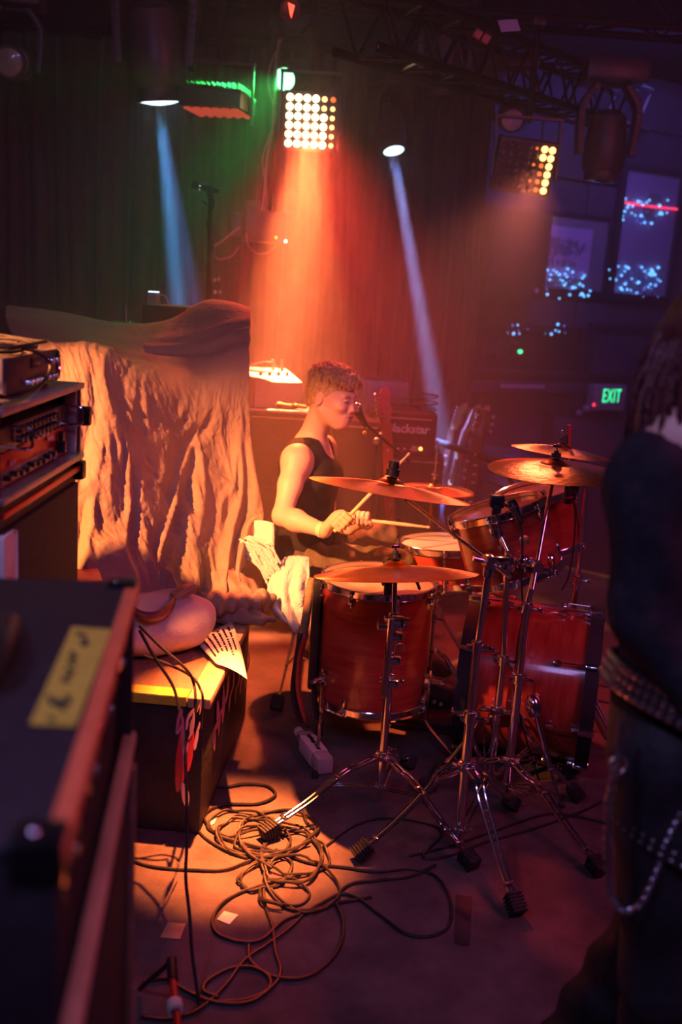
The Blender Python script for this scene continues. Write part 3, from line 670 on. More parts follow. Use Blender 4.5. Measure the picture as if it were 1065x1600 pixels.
cable('box_cable', 'pale cable sagging between the hanging box and the microphone stand', [at(x, y, 5.6) for x, y in ((374, 385), (362, 400), (345, 405), (336, 402))], .005, m='sticker_pink')
cable('box_cable', 'pale cable loop sagging under the hanging box', [at(x, y, 5.8) for x, y in ((384, 365), (388, 384), (402, 396), (420, 394), (431, 384))], .005, m='sticker_pink')
# haze
m_ = MB(); m_.box((.1, 5.0, 1.68), (6.6, 3.4, 3.32)); hz = m_.build('haze', 'cable', smooth=False)
hm = bpy.data.materials.new('stage_haze'); hm.use_nodes = True; nt = hm.node_tree; nt.nodes.remove(nt.nodes['Principled BSDF'])
vsn = nt.nodes.new('ShaderNodeVolumeScatter'); vsn.inputs['Color'].default_value = (1, 1, 1, 1); vsn.inputs['Density'].default_value = .095; vsn.inputs['Anisotropy'].default_value = .5
nt.links.new(vsn.outputs[0], nt.nodes['Material Output'].inputs['Volume']); hz.data.materials.clear(); hz.data.materials.append(hm)
tag(hz, 'thin smoke haze filling the back of the stage around the light beams', 'haze', kind='stuff')
# ---------------------------------------------------------------- drum kit
def zat(x, y, Y): return at(x, y, Y).z
def lug_mesh(R, z, down, L=.055):
    # casing on the shell plus its tension rod up to the hoop
    m_ = MB(); s = -1 if down else 1
    m_.box((R+.010, 0, z-s*L*.5), (.018, .014, L*.45), bev=.004)
    m_.cyl((R+.016, 0, z-s*L*.6), (R+.016, 0, z+s*.012), .0035, n=8)
    m_.ball((R+.012, 0, z-s*L*.72), .0075, 8)
    m_.box((R+.014, 0, z+s*.008), (.016, .016, .010), bev=.003)
    m_.cyl((R+.016, 0, z+s*.013), (R+.016, 0, z+s*.022), .0055, n=6); return m_
def drum(name, label, X, R, D, nl=6, batter='drumhead', reso='drumhead', phase=0, wood_hoop=False, badge=None, cat='drum', group=None):
    """X: centre of the batter edge, local +Z up out of the batter head; shell runs to -D."""
    t = thing(name, label, cat, X.translation, X.to_3x3(), group)
    def B(m_, nm, mt, **k): return m_.build(nm, mt, t, local=True, **k)
    m_ = MB(); m_.lathe([(R-.006, -.004), (R, -.008), (R, -D+.008), (R-.006, -D+.004)], 56); m_.lathe([(R-.010, -.004), (R-.010, -D+.004)], 56); B(m_, 'shell', 'wood_shell')
    for nm, z, h, mt in (('batter_head', 0, 1, batter), ('resonant_head', -D, -1, reso)):
        m_ = MB(); m_.lathe([(.0005, z), (R*.5, z), (R-.012, z), (R-.002, z-.002*h), (R+.004, z-.008*h)], 56); B(m_, nm, mt)
    hm_ = 'black_paint' if wood_hoop else 'chrome'
    for z, h in ((0, 1), (-D, -1)):
        m_ = MB()
        if wood_hoop: m_.ring(R+.010, 0, T(0, 0, z), 64, sq=(.016, .046))
        else:
            m_.lathe([(R+.003, z-.012*h), (R+.009, z-.012*h), (R+.009, z+.010*h), (R+.014, z+.014*h), (R+.010, z+.016*h), (R+.004, z+.014*h), (R+.003, z-.012*h)], 64)
            m_.ring(R+.006, .0035, T(0, 0, z-.012*h), 64, 6)
        B(m_, 'hoop', hm_)
    pr = {}
    for i in range(nl):
        for dn in (0, 1):
            if dn not in pr: pr[dn] = B(lug_mesh(R, -D+.006 if dn else -.006, dn), 'lug', 'chrome'); o = pr[dn]
            else: o = pr[dn].copy(); COL.objects.link(o); o.parent = t
            o.matrix_local = Matrix.Rotation(phase+2*math.pi*i/nl, 4, 'Z')
    if badge is not None:
        m_ = MB(); a = Matrix.Rotation(badge, 4, 'Z'); m_.lathe([(.001, .003), (.014, .003), (.019, .001), (.020, 0)], 14, a @ T(R, 0, -D*.42) @ rot('Y', 90)); B(m_, 'badge', 'gold_badge')
    return t
def bracket(m_, p, d, s=.03):           # leg clamp block with wing screw
    d = V(d).normalized(); m_.box(p, (s, s*.9, s*1.3), basis((0, 0, 1), d), .005); m_.cyl(p, p+d*s*1.3, s*.33, n=10); m_.box(p+d*s*1.5, (.006, s*1.0, s*.45), basis((0, 0, 1), d), .003)
# floor tom
FT = V(.155, 3.5, .625)
ft = drum('floor_tom', 'large reddish wood floor tom standing beside the drummer, under the lowest cymbal', T(*FT), .203, .44, 8, 'clear_head', 'drumhead', .30, badge=math.radians(-66))
for (ang, foot, kink) in ((-143, V(-.03, 3.17, 0), None), (-22, V(.50, 3.30, 0), None), (100, V(.12, 3.80, 0), None)):
    a = math.radians(ang); d = V(math.cos(a), math.sin(a), 0); p = FT+d*.225+V(0, 0, -.36)
    m_ = MB(); q = V(p.x, p.y, .15)
    m_.tube(crom([p+V(0, 0, .06), p, V(p.x, p.y, .16), V(p.x, p.y, .12).lerp(foot, .06), foot+V(0, 0, .012)], 5), .0055, 8)
    lg = m_.build('leg', 'chrome', ft); m_ = MB(); m_.lathe([(.001, 0), (.013, 0), (.013, .012), (.008, .024), (.001, .024)], 12, T(*foot)); m_.build('rubber_foot', 'rubber', lg)
    m_ = MB(); bracket(m_, FT+d*.218+V(0, 0, -.34), d, .034); m_.build('leg_bracket', 'chrome', ft)
# rack toms
def axis_frame(c, n, x=(1, 0, 0)):
    n = V(n).normalized(); x = V(x)-n*V(x).dot(n); return frame(c, x, n.cross(x))
t1 = drum('rack_tom', 'reddish wood rack tom tilted towards the drummer, microphone clipped on its rim', axis_frame(at(777, 796, 3.42), (-.34, .07, .93)), .165, .235, 6, 'clear_head', 'drumhead', math.radians(-108), badge=math.radians(-75), group='rack toms')
t2 = drum('rack_tom', 'second wooden rack tom, half hidden behind the nearer one under the ride cymbal', axis_frame(at(836, 770, 3.80), (-.28, -.02, .95)), .150, .215, 6, 'clear_head', 'drumhead', math.radians(-95), group='rack toms')
m_ = MB(); c = at(778, 833, 3.27); m_.lathe([(.001, .02), (.016, .02), (.022, .008), (.022, -.01), (.001, -.01)], 20, Matrix.Translation(c)@basis((.0, -1, 0)).to_4x4()); m_.cyl(c+V(-.01, -.02, .045), c+V(.03, -.01, -.09), .0065, n=8); m_.build('mount_bracket', 'chrome', t1)
# bass drum
BA = V(.97, -.24, 0).normalized(); BC = V(.735, 3.47, .305)
bdX = axis_frame(BC+BA*.215, BA, (0, 0, 1))
bd = drum('bass_drum', 'big dark reddish wood bass drum lying on its side with black hoops', bdX, .275, .43, 8, 'black_head', 'drumhead', math.radians(12), wood_hoop=True)
pr = None
for i in range(8):
    a = math.radians(12)+2*math.pi*i/8
    for z0, s in ((.0, -1), (-.43, 1)):
        if pr is None:
            m_ = MB(); m_.box((.29, 0, 0), (.030, .020, .055), bev=.006); m_.cyl((.300, 0, .0), (.300, 0, -.12), .0032, n=8); m_.ball((.295, 0, -.12), .009, 8); m_.box((.29, 0, -.12), (.02, .014, .03), bev=.004); o = m_.build('claw_hook', 'chrome', bd, local=True); pr = o
        else: o = pr.copy(); COL.objects.link(o); o.parent = bd
        o.matrix_local = Matrix.Rotation(a, 4, 'Z') @ T(0, 0, z0) @ (Matrix.Identity(4) if s < 0 else rot('X', 180))
def spur(p, foot):
    m_ = MB(); m_.lathe([(.001, -.03), (.022, -.03), (.030, 0), (.026, .03), (.012, .045), (.001, .045)], 18, Matrix.Translation(p)@basis(p-foot).to_4x4()); s_ = m_.build('spur_bracket', 'chrome', bd)
    m_ = MB(); m_.cyl(p, p.lerp(foot, .62), .010, n=12); m_.cyl(p.lerp(foot, .6), foot, .006, n=10); m_.ring(.012, .004, Matrix.Translation(p.lerp(foot, .62))@basis(foot-p).to_4x4(), 14, 6); m_.build('spur_leg', 'chrome', bd)
    m_ = MB(); m_.ball(foot+V(0, 0, .01), .012, 10); m_.build('rubber_foot', 'rubber', bd)
spur(at(834, 1105, 3.17), fl(876, 1262)); spur(BC+BA*.12+V(.08, .27, -.12), V(.98, 3.85, 0))
# snare
SN = at(694, 851, 3.92); sn = drum('snare_drum', 'shallow red snare drum with a white head between the hi-hat and floor tom', axis_frame(SN, (-.05, .04, 1)), .178, .135, 8, 'drumhead', 'clear_head', math.radians(-50))
m_ = MB(); c = SN+V(.10, -.15, -.07); m_.box(c, (.045, .03, .08), bev=.006); m_.cyl(c+V(.02, 0, -.05), c+V(.05, -.02, .05), .006, n=8); m_.ball(c+V(.05, -.02, .05), .012, 8); m_.build('snare_strainer', 'chrome', sn)
# cymbals
def cymbal(name, label, c, n, R, bell=.19, up=.03, cat='cymbal', logo=False, group='cymbals of the drum kit'):
    t = thing(name, label, cat, c, basis(n), group)
    prof = [(.006, 0)]; hb = R*.085
    for i in range(7): u = i/6; prof.append((.006+(R*bell-.006)*u, hb*(math.cos(u*math.pi*.5))*1.0-hb))
    prof = [(r_, z+0) for r_, z in prof[1:]]
    for i in range(1, 13): u = i/12; prof.append((R*bell+(R-R*bell)*u, -hb-(up*R/.25)*(u**1.5)))
    back = [(r_, z-.0012) for r_, z in reversed(prof)]
    m_ = MB(); m_.lathe(prof+back, 72, close=True); m_.build('cymbal_plate', 'bronze', t, local=True, angle=60)
    m_ = MB(); m_.lathe([(.001, .028), (.008, .027), (.009, .020), (.001, .02)], 12); m_.lathe([(.001, .019), (.016, .018), (.017, .004), (.001, .003)], 16); m_.build('felt_washer', 'black_plastic', t, local=True)
    m_ = MB(); m_.cyl((0, 0, -.03), (0, 0, .045), .0035, n=8); m_.box((0, 0, .040), (.030, .007, .012), bev=.003); m_.build('wing_nut', 'chrome', t, local=True)
    return t
c1_ = at(612, 745, 3.15); cr1 = cymbal('crash_cymbal', 'thin crash cymbal on a boom arm in front of the drummer chest', c1_, (.10, .125, 1), .262, up=.022)
m_ = MB(); m_.lathe([(.001, .05), (.017, .05), (.018, .028), (.022, .026), (.022, .003), (.001, .002)], 20); m_.build('cymbal_cup', 'black_plastic', cr1, local=True)
c2_ = at(618, 874, 3.06); cymbal('crash_cymbal', 'lowest crash cymbal, spread flat just above the floor tom', c2_, (-.085, .20, 1), .262, up=.026)
c3_ = at(868, 716, 3.28); rd = cymbal('ride_cymbal', 'ride cymbal with small black logo marks, under a thinner cymbal', c3_, (-.02, -.03, 1), .222, up=.028)
m_ = MB(); 
for k, (dx, dy, w_, h) in enumerate(((-.030, 0, .006, .034), (-.018, .012, .022, .006), (-.018, -.012, .022, .006), (-.008, 0, .006, .03), (.008, .0, .006, .034), (.02, .012, .02, .006), (.02, -.010, .02, .006), (.03, 0, .006, .034))):
    m_.box((-.135+dx*1.0, -.075+dy*1.2, -.0405+.02*(.1)), (w_, h, .001), rot('Z', 0))
m_.build('logo_print', 'ink', rd, local=True)
c4_ = at(880, 692, 3.62); cymbal('china_cymbal', 'thin upper cymbal stacked behind and above the ride cymbal', c4_, (.08, .055, 1), .185, up=.03)
HH = at(678, 755, 4.32)
hh = cymbal('hi_hat', 'closed pair of hi-hat cymbals on a thin rod behind the snare', HH, (0, .02, 1), .178, up=.028)
m_ = MB(); m_.lathe([(.006, -.055), (.035, -.052), (.176, -.030), (.176, -.0315), (.035, -.0535), (.006, -.0565)], 56, close=True); m_.build('lower_cymbal', 'bronze', hh, local=True)
m_ = MB(); m_.cyl(HH+V(0, 0, -.1), HH+V(0, 0, .19), .003, n=8); m_.lathe([(.001, .055), (.008, .055), (.011, .03), (.006, .0), (.001, 0)], 12, T(*HH)); m_.build('pull_rod', 'chrome', hh)
# double braced stands
def foot_mesh(p, d):
    m_ = MB(); d = V(d).normalized(); R = basis(d)
    m_.box(p+d*-.006, (.040, .034, .060), R, .006)
    for k in range(6): m_.box(p+d*(-.028+.0095*k), (.047, .041, .004), R, .001)
    return m_
def stand(name, label, base, hub_z, feet, tubes, brace_z=.06, spread=.02, group='cymbal stands of the drum kit', wide=.022):
    """tubes: [(point, radius)] polyline of the upright; feet: floor points."""
    base = V(base); t = thing(name, label, 'stand', base, group=group)
    for i in range(len(tubes)-1):
        a, r = tubes[i]; b, _ = tubes[i+1]; m_ = MB(); m_.cyl(a, b, r, n=18); m_.build('upright_tube', 'chrome', t)
        if i:
            m_ = MB(); m_.lathe([(r*1.0, -.016), (r+.009, -.016), (r+.010, .014), (r+.004, .018), (r, .018)], 20, Matrix.Translation(a)@basis(b-a).to_4x4())
            m_.cyl(a, a+V(.035, -.015, 0), .006, n=8); m_.box(a+V(.042, -.018, 0), (.010, .022, .014), bev=.003); m_.box(a+V(-.022, .0, -.004), (.018, .02, .016), bev=.004); m_.build('height_clamp', 'chrome', t)
    hub = V(base.x, base.y, hub_z)
    m_ = MB(); m_.lathe([(.014, -.014), (.022, -.014), (.026, -.006), (.026, .008), (.018, .014), (.014, .014)], 20, T(*hub)); m_.cyl(hub+V(0, 0, 0), hub+V(.03, -.02, .012), .006, n=8); m_.build('leg_collar', 'chrome', t)
    low = V(base.x, base.y, brace_z); m_ = MB(); m_.lathe([(.013, -.012), (.020, -.012), (.020, .010), (.013, .010)], 16, T(*low)); m_.build('brace_collar', 'chrome', t)
    for f in feet:
        f = V(f[0], f[1], .030); d = V(f.x-base.x, f.y-base.y, 0); L = d.length; d.normalize(); s = V(-d.y, d.x, 0)*wide/2
        k1 = hub+d*.03; k2 = hub+d*(.03+L*.16)+V(0, 0, -.012); k3 = hub.lerp(f, .36)+V(0, 0, .03)
        end = f-d*.01+V(0, 0, .012); lg = None
        for sg in (-1, 1):
            pass
        m_ = MB()
        for sg in (-1, 1): m_.tube(crom([k1+s*sg, k2+s*sg, k3+s*sg*.95, hub.lerp(end, .7)+V(0, 0, .004)+s*sg*.8, end+s*sg*.6], 5), .0046, 8)
        for u in (.42, .9):
            q = hub.lerp(end, u)+V(0, 0, .024*(1-u)*1.6); m_.box(q, (wide*1.15, .012, .012), basis((0, 0, 1), d), .002)
        m_.box(k1, (wide*1.2, .02, .014), basis((0, 0, 1), d), .003)
        lg = m_.build('leg', 'chrome', t)
        foot_mesh(f, (f-hub)).build('rubber_foot', 'rubber', lg)
        q = hub.lerp(end, .47)+V(0, 0, .012); m_ = MB()
        for sg in (-1, 1): m_.cyl(low+d*.02+s*sg*.8, q+s*sg*.8, .003, n=6)
        o = m_.build('brace', 'chrome', t)
    return t
B1 = fl(592, 1255); B2 = fl(714, 1325); B3 = fl(789, 1252)
J1 = V(B1.x, B1.y, zat(612, 965, B1.y)); Z1 = zat(606, 1060, B1.y)
st1 = stand('cymbal_stand', 'chrome cymbal stand in front of the floor tom, carrying the lowest cymbal', B1, zat(597, 1180, B1.y), [fl(418, 1312), fl(733, 1358), V(.30, 3.28, 0)],
      [(B1+V(0, 0, .02), .0135), (V(B1.x, B1.y, Z1), .0105), (J1, .008), (V(c2_.x, c2_.y, c2_.z-.02), .006)])
m_ = MB(); a, b = at(600, 1088, 2.97), at(611, 966, 2.97); m_.cyl(a, b, .0115, n=16)
m_.build('folded_boom_arm', 'chrome', st1)
for u in (.15, .45, .75): m_ = MB(); m_.box(a.lerp(b, u)+V(.018, .02, 0), (.05, .035, .026), bev=.006); m_.build('boom_clamp', 'chrome', st1)
m_ = MB(); m_.box(b+V(.018, .01, -.015), (.05, .035, .036), bev=.006)
m_.cyl(b+V(-.04, 0, -.03), b+V(.05, .02, -.03), .012, n=12); m_.build('boom_clamp', 'chrome', st1)
J2 = at(765, 878, B2.y)
st2 = stand('cymbal_stand', 'tall chrome boom cymbal stand, its two-strut leg ending in the lowest black rubber foot', B2, zat(719, 1195, B2.y), [fl(563, 1345), fl(804, 1430), V(.63, 3.03, 0)],
      [(B2+V(0, 0, .02), .0155), (V(B2.x, B2.y, zat(733, 1120, B2.y)), .0125), (V(B2.x, B2.y, zat(747, 1010, B2.y)), .0095), (J2, .0095)], wide=.024)
e_ = c1_+V(.0, .0, -.035); d_ = (e_-J2).normalized()
m_ = MB(); m_.cyl(J2-d_*.09, e_+V(0, 0, 0), .0058, n=12); m_.build('boom_arm', 'chrome_dull', st2)
m_ = MB(); m_.lathe([(.001, -.022), (.020, -.022), (.024, 0), (.020, .022), (.001, .022)], 20, Matrix.Translation(J2)@basis((.3, -1, 0)).to_4x4()); m_.box(J2+V(0, 0, -.02), (.034, .034, .05), bev=.008); m_.box(J2+V(.03, -.01, .01), (.05, .02, .02), bev=.005); m_.cyl(J2, J2+V(-.05, -.01, .01), .008, n=10); m_.build('boom_joint', 'chrome', st2)
m_ = MB(); m_.box(e_, (.035, .03, .03), basis(d_), .006); m_.cyl(e_+V(-.045, 0, .0), e_+V(.03, 0, 0), .011, n=12); m_.cyl(e_, c1_+V(0, 0, .0), .0065, n=10)
m_.tube([e_+d_*-.02, e_-d_*.09], .009, 12); m_.build('tilter', 'black_metal', st2)
J3 = at(838, 885, B3.y); TP3 = c3_+V(0, 0, -.03)
st3 = stand('cymbal_stand', 'chrome cymbal stand under the ride cymbal, beside the bass drum spur', B3, zat(795, 1188, B3.y), [fl(932, 1368), fl(668, 1262)+V(0, .1, 0), V(.86, 3.28, 0)],
      [(B3+V(0, 0, .02), .0155), (V(B3.x, B3.y, zat(815, 1060, B3.y)), .0125), (V(B3.x, B3.y, zat(829, 950, B3.y)), .010), (J3, .010)], wide=.024)
m_ = MB(); d_ = (TP3-J3).normalized(); m_.cyl(J3-d_*.08, TP3, .0078, n=14); m_.build('boom_arm', 'chrome', st3)
for u in (-.05, .45, .75):
    pass
m_ = MB(); m_.lathe([(.001, -.018), (.018, -.018), (.021, 0), (.018, .018), (.001, .018)], 20, Matrix.Translation(J3)@basis((.2, -1, 0)).to_4x4()); m_.box(J3+V(.0, 0, -.01), (.08, .03, .022), bev=.005); m_.box(J3+V(-.05, -.01, .0), (.03, .016, .012), bev=.003); m_.build('boom_joint', 'chrome', st3)
m_ = MB(); m_.box(TP3+V(0, 0, -.01), (.03, .03, .035), bev=.006); m_.box(TP3+V(.045, .01, -.03), (.05, .03, .045), bev=.004); m_.build('tilter', 'black_metal', st3)
# stand for the upper thin cymbal
B4 = V(.93, 3.72, 0); st4 = stand('cymbal_stand', 'chrome stand behind the bass drum carrying the thin upper cymbal', B4, .28, [V(1.12, 3.52, 0), V(1.1, 3.98, 0), V(.72, 3.86, 0)], [(B4+V(0, 0, .02), .0135), (V(B4.x, B4.y, .62), .0105), (V(.915, 3.70, 1.0), .008), (c4_+V(0, 0, -.01), .005)])
m_ = MB(); p = at(888, 680, 3.62); m_.cyl(at(888, 706, 3.62), at(889, 664, 3.62), .0075, n=10); o = m_.build('drum_key_rod', 'neck_red'); recenter(o); tag(o, 'short red upright rod poking up beside the thin upper cymbal', 'rod')
# double tom stand
B5 = V(B3.x-.06, B3.y+.10, 0); 
B5 = fl(764, 1232); J5 = at(791, 880, B5.y)
st5 = stand('tom_stand', 'chrome double tom stand rising between the two nearer cymbal stands', B5, zat(759, 1108, B5.y), [fl(876, 1262)+V(.06, .05, 0), V(.30, 3.0, 0)+V(.1, .22, 0), V(.55, 3.55, 0)],
      [(B5+V(0, 0, .02), .0135), (V(B5.x, B5.y, zat(770, 1030, B5.y)), .0105), (J5+V(0, 0, .04), .0095)], group=None, wide=.03)
m_ = MB(); q = J5; m_.cyl(q+V(-.05, 0, 0), at(872, 872, 3.4), .012, n=14); m_.box(q, (.05, .05, .05), bev=.01); m_.ball(at(818, 876, 3.2), .022); m_.ball(at(858, 873, 3.3), .022); m_.box(at(835, 880, 3.2), (.04, .04, .035), bev=.008)
m_.cyl(q+V(.02, 0, .01), at(792, 870, 3.2)+V(-.02, .02, .06), .008, n=10); m_.build('tom_arm', 'chrome', st5)
m_ = MB(); p = at(776, 1035, B5.y); m_.tube(crom([p, p+V(.03, -.01, .005), p+V(.05, -.015, -.02)], 4), .006, 8); m_.build('wing_lever', 'chrome', st5)
# hi-hat stand and snare stand
HB = V(HH.x, HH.y, 0)
hs = stand('hi_hat_stand', 'chrome hi-hat stand with a flared black cup below the cymbals', HB, .30, [HB+V(.25, -.1, 0), HB+V(-.22, -.14, 0), HB+V(0, .26, 0)], [(HB+V(0, 0, .02), .013), (HB+V(0, 0, .48), .0095), (HB+V(0, 0, HH.z-.07), .009)], group=None)
m_ = MB(); m_.lathe([(.010, -.10), (.012, -.04), (.020, -.006), (.024, 0), (.001, 0)], 16, T(HB.x, HB.y, HH.z-.065)); m_.build('seat_cup', 'bronze', hs)
m_ = MB(); m_.box(HB+V(-.02, -.28, .05), (.09, .27, .012), Matrix.Rotation(math.radians(12), 4, 'X'), .004); m_.build('pedal_board', 'chrome_dull', hs)
SB = V(SN.x-.02, SN.y, 0)
ss = stand('snare_stand', 'chrome basket stand holding up the red snare drum', SB, .22, [SB+V(.22, -.16, 0), SB+V(-.20, -.16, 0), SB+V(0, .24, 0)], [(SB+V(0, 0, .02), .012), (SB+V(0, 0, .36), .009), (SB+V(0, 0, SN.z-.22), .009)], group=None)
hubp = SB+V(0, 0, SN.z-.21)
for a in (-95, 25, 145):
    a = math.radians(a); d = V(math.cos(a), math.sin(a), 0); m_ = MB(); r_ = SN-V(0, 0, .155)+d*.17
    m_.tube(crom([hubp, hubp+d*.09+V(0, 0, -.01), r_+V(0, 0, -.01), r_+d*.012+V(0, 0, .035)], 5), .005, 8); m_.tube([r_+d*.012+V(0, 0, .0), r_+d*.012+V(0, 0, .04)], .010, 8); m_.build('basket_arm', 'chrome', ss)
# pedal with beater
pd = thing('kick_pedal', 'bass drum pedal with a red lit footboard behind the floor tom', 'pedal', V(.44, 3.66, 0))
m_ = MB(); m_.box(V(.42, 3.64, .015), (.34, .11, .014), rot('Z', -14), .004); m_.build('base_plate', 'dark_panel', pd)
m_ = MB(); m_.box(V(.40, 3.64, .062), (.27, .085, .012), (rot('Z', -14)@rot('Y', -13)), .004); m_.build('footboard', 'red_panel', pd)  # red light on the footboard is put into its colour
m_ = MB(); m_.box(V(.545, 3.565, .11), (.03, .015, .2), None, .004); m_.box(V(.545, 3.665, .11), (.03, .015, .2), None, .004); m_.cyl(V(.545, 3.55, .20), V(.545, 3.68, .20), .009, n=10); m_.build('pedal_frame', 'chrome', pd)
m_ = MB(); m_.cyl(V(.545, 3.61, .2), V(.50, 3.615, .38), .004, n=8); m_.build('beater_rod', 'chrome', pd); m_ = MB(); m_.cyl(V(.475, 3.62, .385), V(.53, 3.61, .39), .024, n=16); m_.build('beater', 'drumhead', pd)
# microphones on the drums
def drum_mic(label, p, d, clamp, arm=None):
    p = V(p); d = V(d).normalized(); X = Matrix.Translation(p)@basis(d).to_4x4(); t = thing('drum_microphone', label, 'microphone', p, group='clip-on drum microphones')
    m_ = MB(); m_.lathe([(.001, .03), (.014, .028), (.017, .018), (.017, 0), (.014, -.006), (.012, -.05), (.009, -.055), (.001, -.055)], 18, X); m_.build('mic_body', 'black_plastic', t)
    m_ = MB(); m_.lathe([(.0175, .004), (.0185, .002), (.0175, 0)], 18, X); m_.build('mic_ring', 'neck_red', t)
    m_ = MB(); m_.box(V(clamp), (.05, .035, .045), None, .008); m_.box(V(clamp)+V(.0, -.01, -.03), (.03, .03, .04), None, .006); m_.cyl(V(clamp), p, .006, n=8); m_.build('clamp', 'black_plastic', t); return t
drum_mic('black microphone with a red ring clipped to the rim of the nearer rack tom', at(803, 795, 3.22), (-.25, .35, .55), at(776, 783, 3.30))
cable('microphone_cable', 'black cable hanging from the rack tom microphone past the stands', [at(x, y, Y) for x, y, Y in ((812, 812, 3.2), (816, 850, 3.18), (814, 900, 3.16), (816, 960, 3.14), (808, 1010, 3.14), (806, 1060, 3.14), (812, 1120, 3.12))]+[fl(845, 1230)], .0035)
drum_mic('small black microphone clamped behind the low cymbal on the floor tom rim', at(604, 893, 3.27), (.1, .3, -1), at(607, 905, 3.31))
t = thing('microphone_clip', 'bent black clip arm reaching over the floor tom rim', 'clip', at(650, 905, 3.25)); m_ = MB(); m_.tube(crom([at(616, 890, 3.2), at(632, 893, 3.2), at(644, 895, 3.22), at(652, 912, 3.27), at(655, 920, 3.29)], 5), .0055, 8); m_.build('clip_arm', 'black_plastic', t); m_ = MB(); m_.box(at(616, 893, 3.2), (.02, .02, .035), None, .004); m_.build('clip_block', 'black_plastic', t)
cable('microphone_cable', 'black cable curving down behind the ride cymbal stand', [at(x, y, Y) for x, y, Y in ((892, 770, 3.6), (898, 800, 3.6), (896, 850, 3.6), (888, 900, 3.6), (877, 922, 3.55))], .0032)
drum_mic('black microphone on a bracket under the ride cymbal', at(887, 775, 3.55), (.1, .1, -1), at(893, 760, 3.6))
# ---------------------------------------------------------------- equipment at stage left
def put(t, nm, mt, fn, **k): m_ = MB(); fn(m_); return m_.build(nm, mt, t, **k)
def knob(t, p, d, r, h, m='knob', nm='knob', ptr=None):
    X = Matrix.Translation(V(p))@basis(d).to_4x4(); m_ = MB(); m_.lathe([(r, 0), (r, h*.3), (r*.82, h*.45), (r*.76, h), (.0005, h)], 12, X)
    if ptr: m_.box(X@V(0, r*.5, h), (r*.2, r*.7, r*.1), X)
    return m_.build(nm, m, t)
# bass amplifier cabinet, rack case and top unit: all face +x
fx, ya, yb = -.700, 1.98, 2.605
zc = zat(128, 716, 2.6)
cab = thing('speaker_cabinet', 'tall black bass speaker cabinet under the rack case', 'speaker', V(fx-.2, 2.3, 0))
put(cab, 'cabinet_body', 'tolex', lambda m: m.box((fx-.21, (ya+yb)/2, zc/2-.004), (.40, yb-ya, zc-.010), None, .012))
put(cab, 'grille', 'grille_cloth', lambda m: m.box((fx-.006, (ya+yb)/2, zc/2-.015), (.016, yb-ya-.05, zc-.09), None, .004))
put(cab, 'edge_trim', 'red_panel', lambda m: m.box((fx+.004, (ya+yb)/2, zc-.022), (.008, yb-ya-.02, .014), None, .002))
put(cab, 'corner_protector', 'black_metal', lambda m: m.box((fx-.01, yb-.012, zc-.03), (.05, .04, .05), None, .008))
put(cab, 'side_handle', 'white_tape', lambda m: m.box((fx+.004, ya+.045, zat(5, 860, 2.1)), (.006, .085, .12), None, .01))
zr = zat(128, 597, 2.6)
rk = thing('rack_case', 'open rack case with two red amplifiers, standing on the black bass cabinet', 'rack case', V(fx-.2, 2.3, zc))
H = zr-zc; ym = (ya+yb)/2
def f(m):
    th = .016
    m.box((fx-.2, ym, zr-th/2), (.42, yb-ya, th), None, .004)
put(rk, 'top_panel', 'grey_alu', f)
put(rk, 'bottom_panel', 'grey_alu', lambda m: m.box((fx-.2, ym, zc+.009), (.42, yb-ya, .016), None, .004))
for y in (ya+.008, yb-.008): put(rk, 'side_panel', 'tolex', lambda m: m.box((fx-.2, y, (zc+zr)/2), (.40, .014, H-.034), None, .002))
for y in (ya+.018, yb-.022): put(rk, 'rack_rail', 'grey_alu', lambda m: m.box((fx-.02, y, (zc+zr)/2), (.03, .020, H-.036), None, .002))
put(rk, 'latch', 'black_metal', lambda m: m.box((fx+.008, yb+.012, zc+H*.55), (.03, .030, .05), None, .006))
y0, y1 = ya+.05, yb-.06
def unit(nm, label, z0, z1, m1):
    t = thing(nm, label, 'amplifier', V(fx-.12, ym, z0)); put(t, 'chassis', 'dark_panel', lambda m: m.box((fx-.17, ym, (z0+z1)/2), (.28, y1-y0-.01, z1-z0-.004), None, .003))
    put(t, 'front_panel', m1, lambda m: m.box((fx-.028, ym, (z0+z1)/2), (.006, y1-y0+.04, z1-z0-.002), None, .002)); return t
za = zc+.020; zb = za+(H-.04)*.46; zcx = zb+(H-.04)*.34
u1 = unit('power_amplifier', 'lower red rack amplifier with a row of black faders and white lettering', za, zb, 'red_panel')
yk = lambda x, y: at(x, y, 2.4).y
def yz(x, y):                                          # point of the rack front under a photo pixel
    d = ray(x, y); s_ = (fx-.022-CAMP.x)/d.x; return CAMP+d*s_
def slab(m, x0, y0_, x1, y1_, th=.003, off=0):
    a, b = yz(x0, y0_), yz(x1, y1_); m.box(((fx-.022+off), (a.y+b.y)/2, (a.z+b.z)/2), (th, abs(a.y-b.y), abs(a.z-b.z)))
c = V(0, (y0+y1)/2, 0)
put(u1, 'fader_plate', 'grey_alu', lambda m: m.box((fx-.023, ym-.04, za+.020), (.004, (y1-y0)*.72, .028), None, .001))
for i in range(9):
    put(u1, 'fader_knob', 'knob', lambda m: m.box((fx-.014, ym-.215+.040*i, za+.022+.003*math.sin(i*1.9)), (.020, .017, .013), None, .003))
put(u1, 'rocker_switch', 'knob', lambda m: m.box((fx-.02, yb-.105, (za+zb)/2), (.012, .022, (zb-za)*.72), None, .002))
put(u1, 'mount_handle', 'knob', lambda m: m.box((fx-.012, yb-.135, za+.03), (.022, .012, .03), None, .003))
FR = lambda y, z, o=.0: frame(V(fx-.022+o, y, z), (0, 1, 0), (0, 0, 1))
text('Ampeg', FR(yb-.20, zb-.013, .001), .018, 'silver_text', u1, bold=.0004)
text('SVT', FR(y0+.10, zb-.030, .001), .018, 'sticker_pink', u1, bold=.0008)
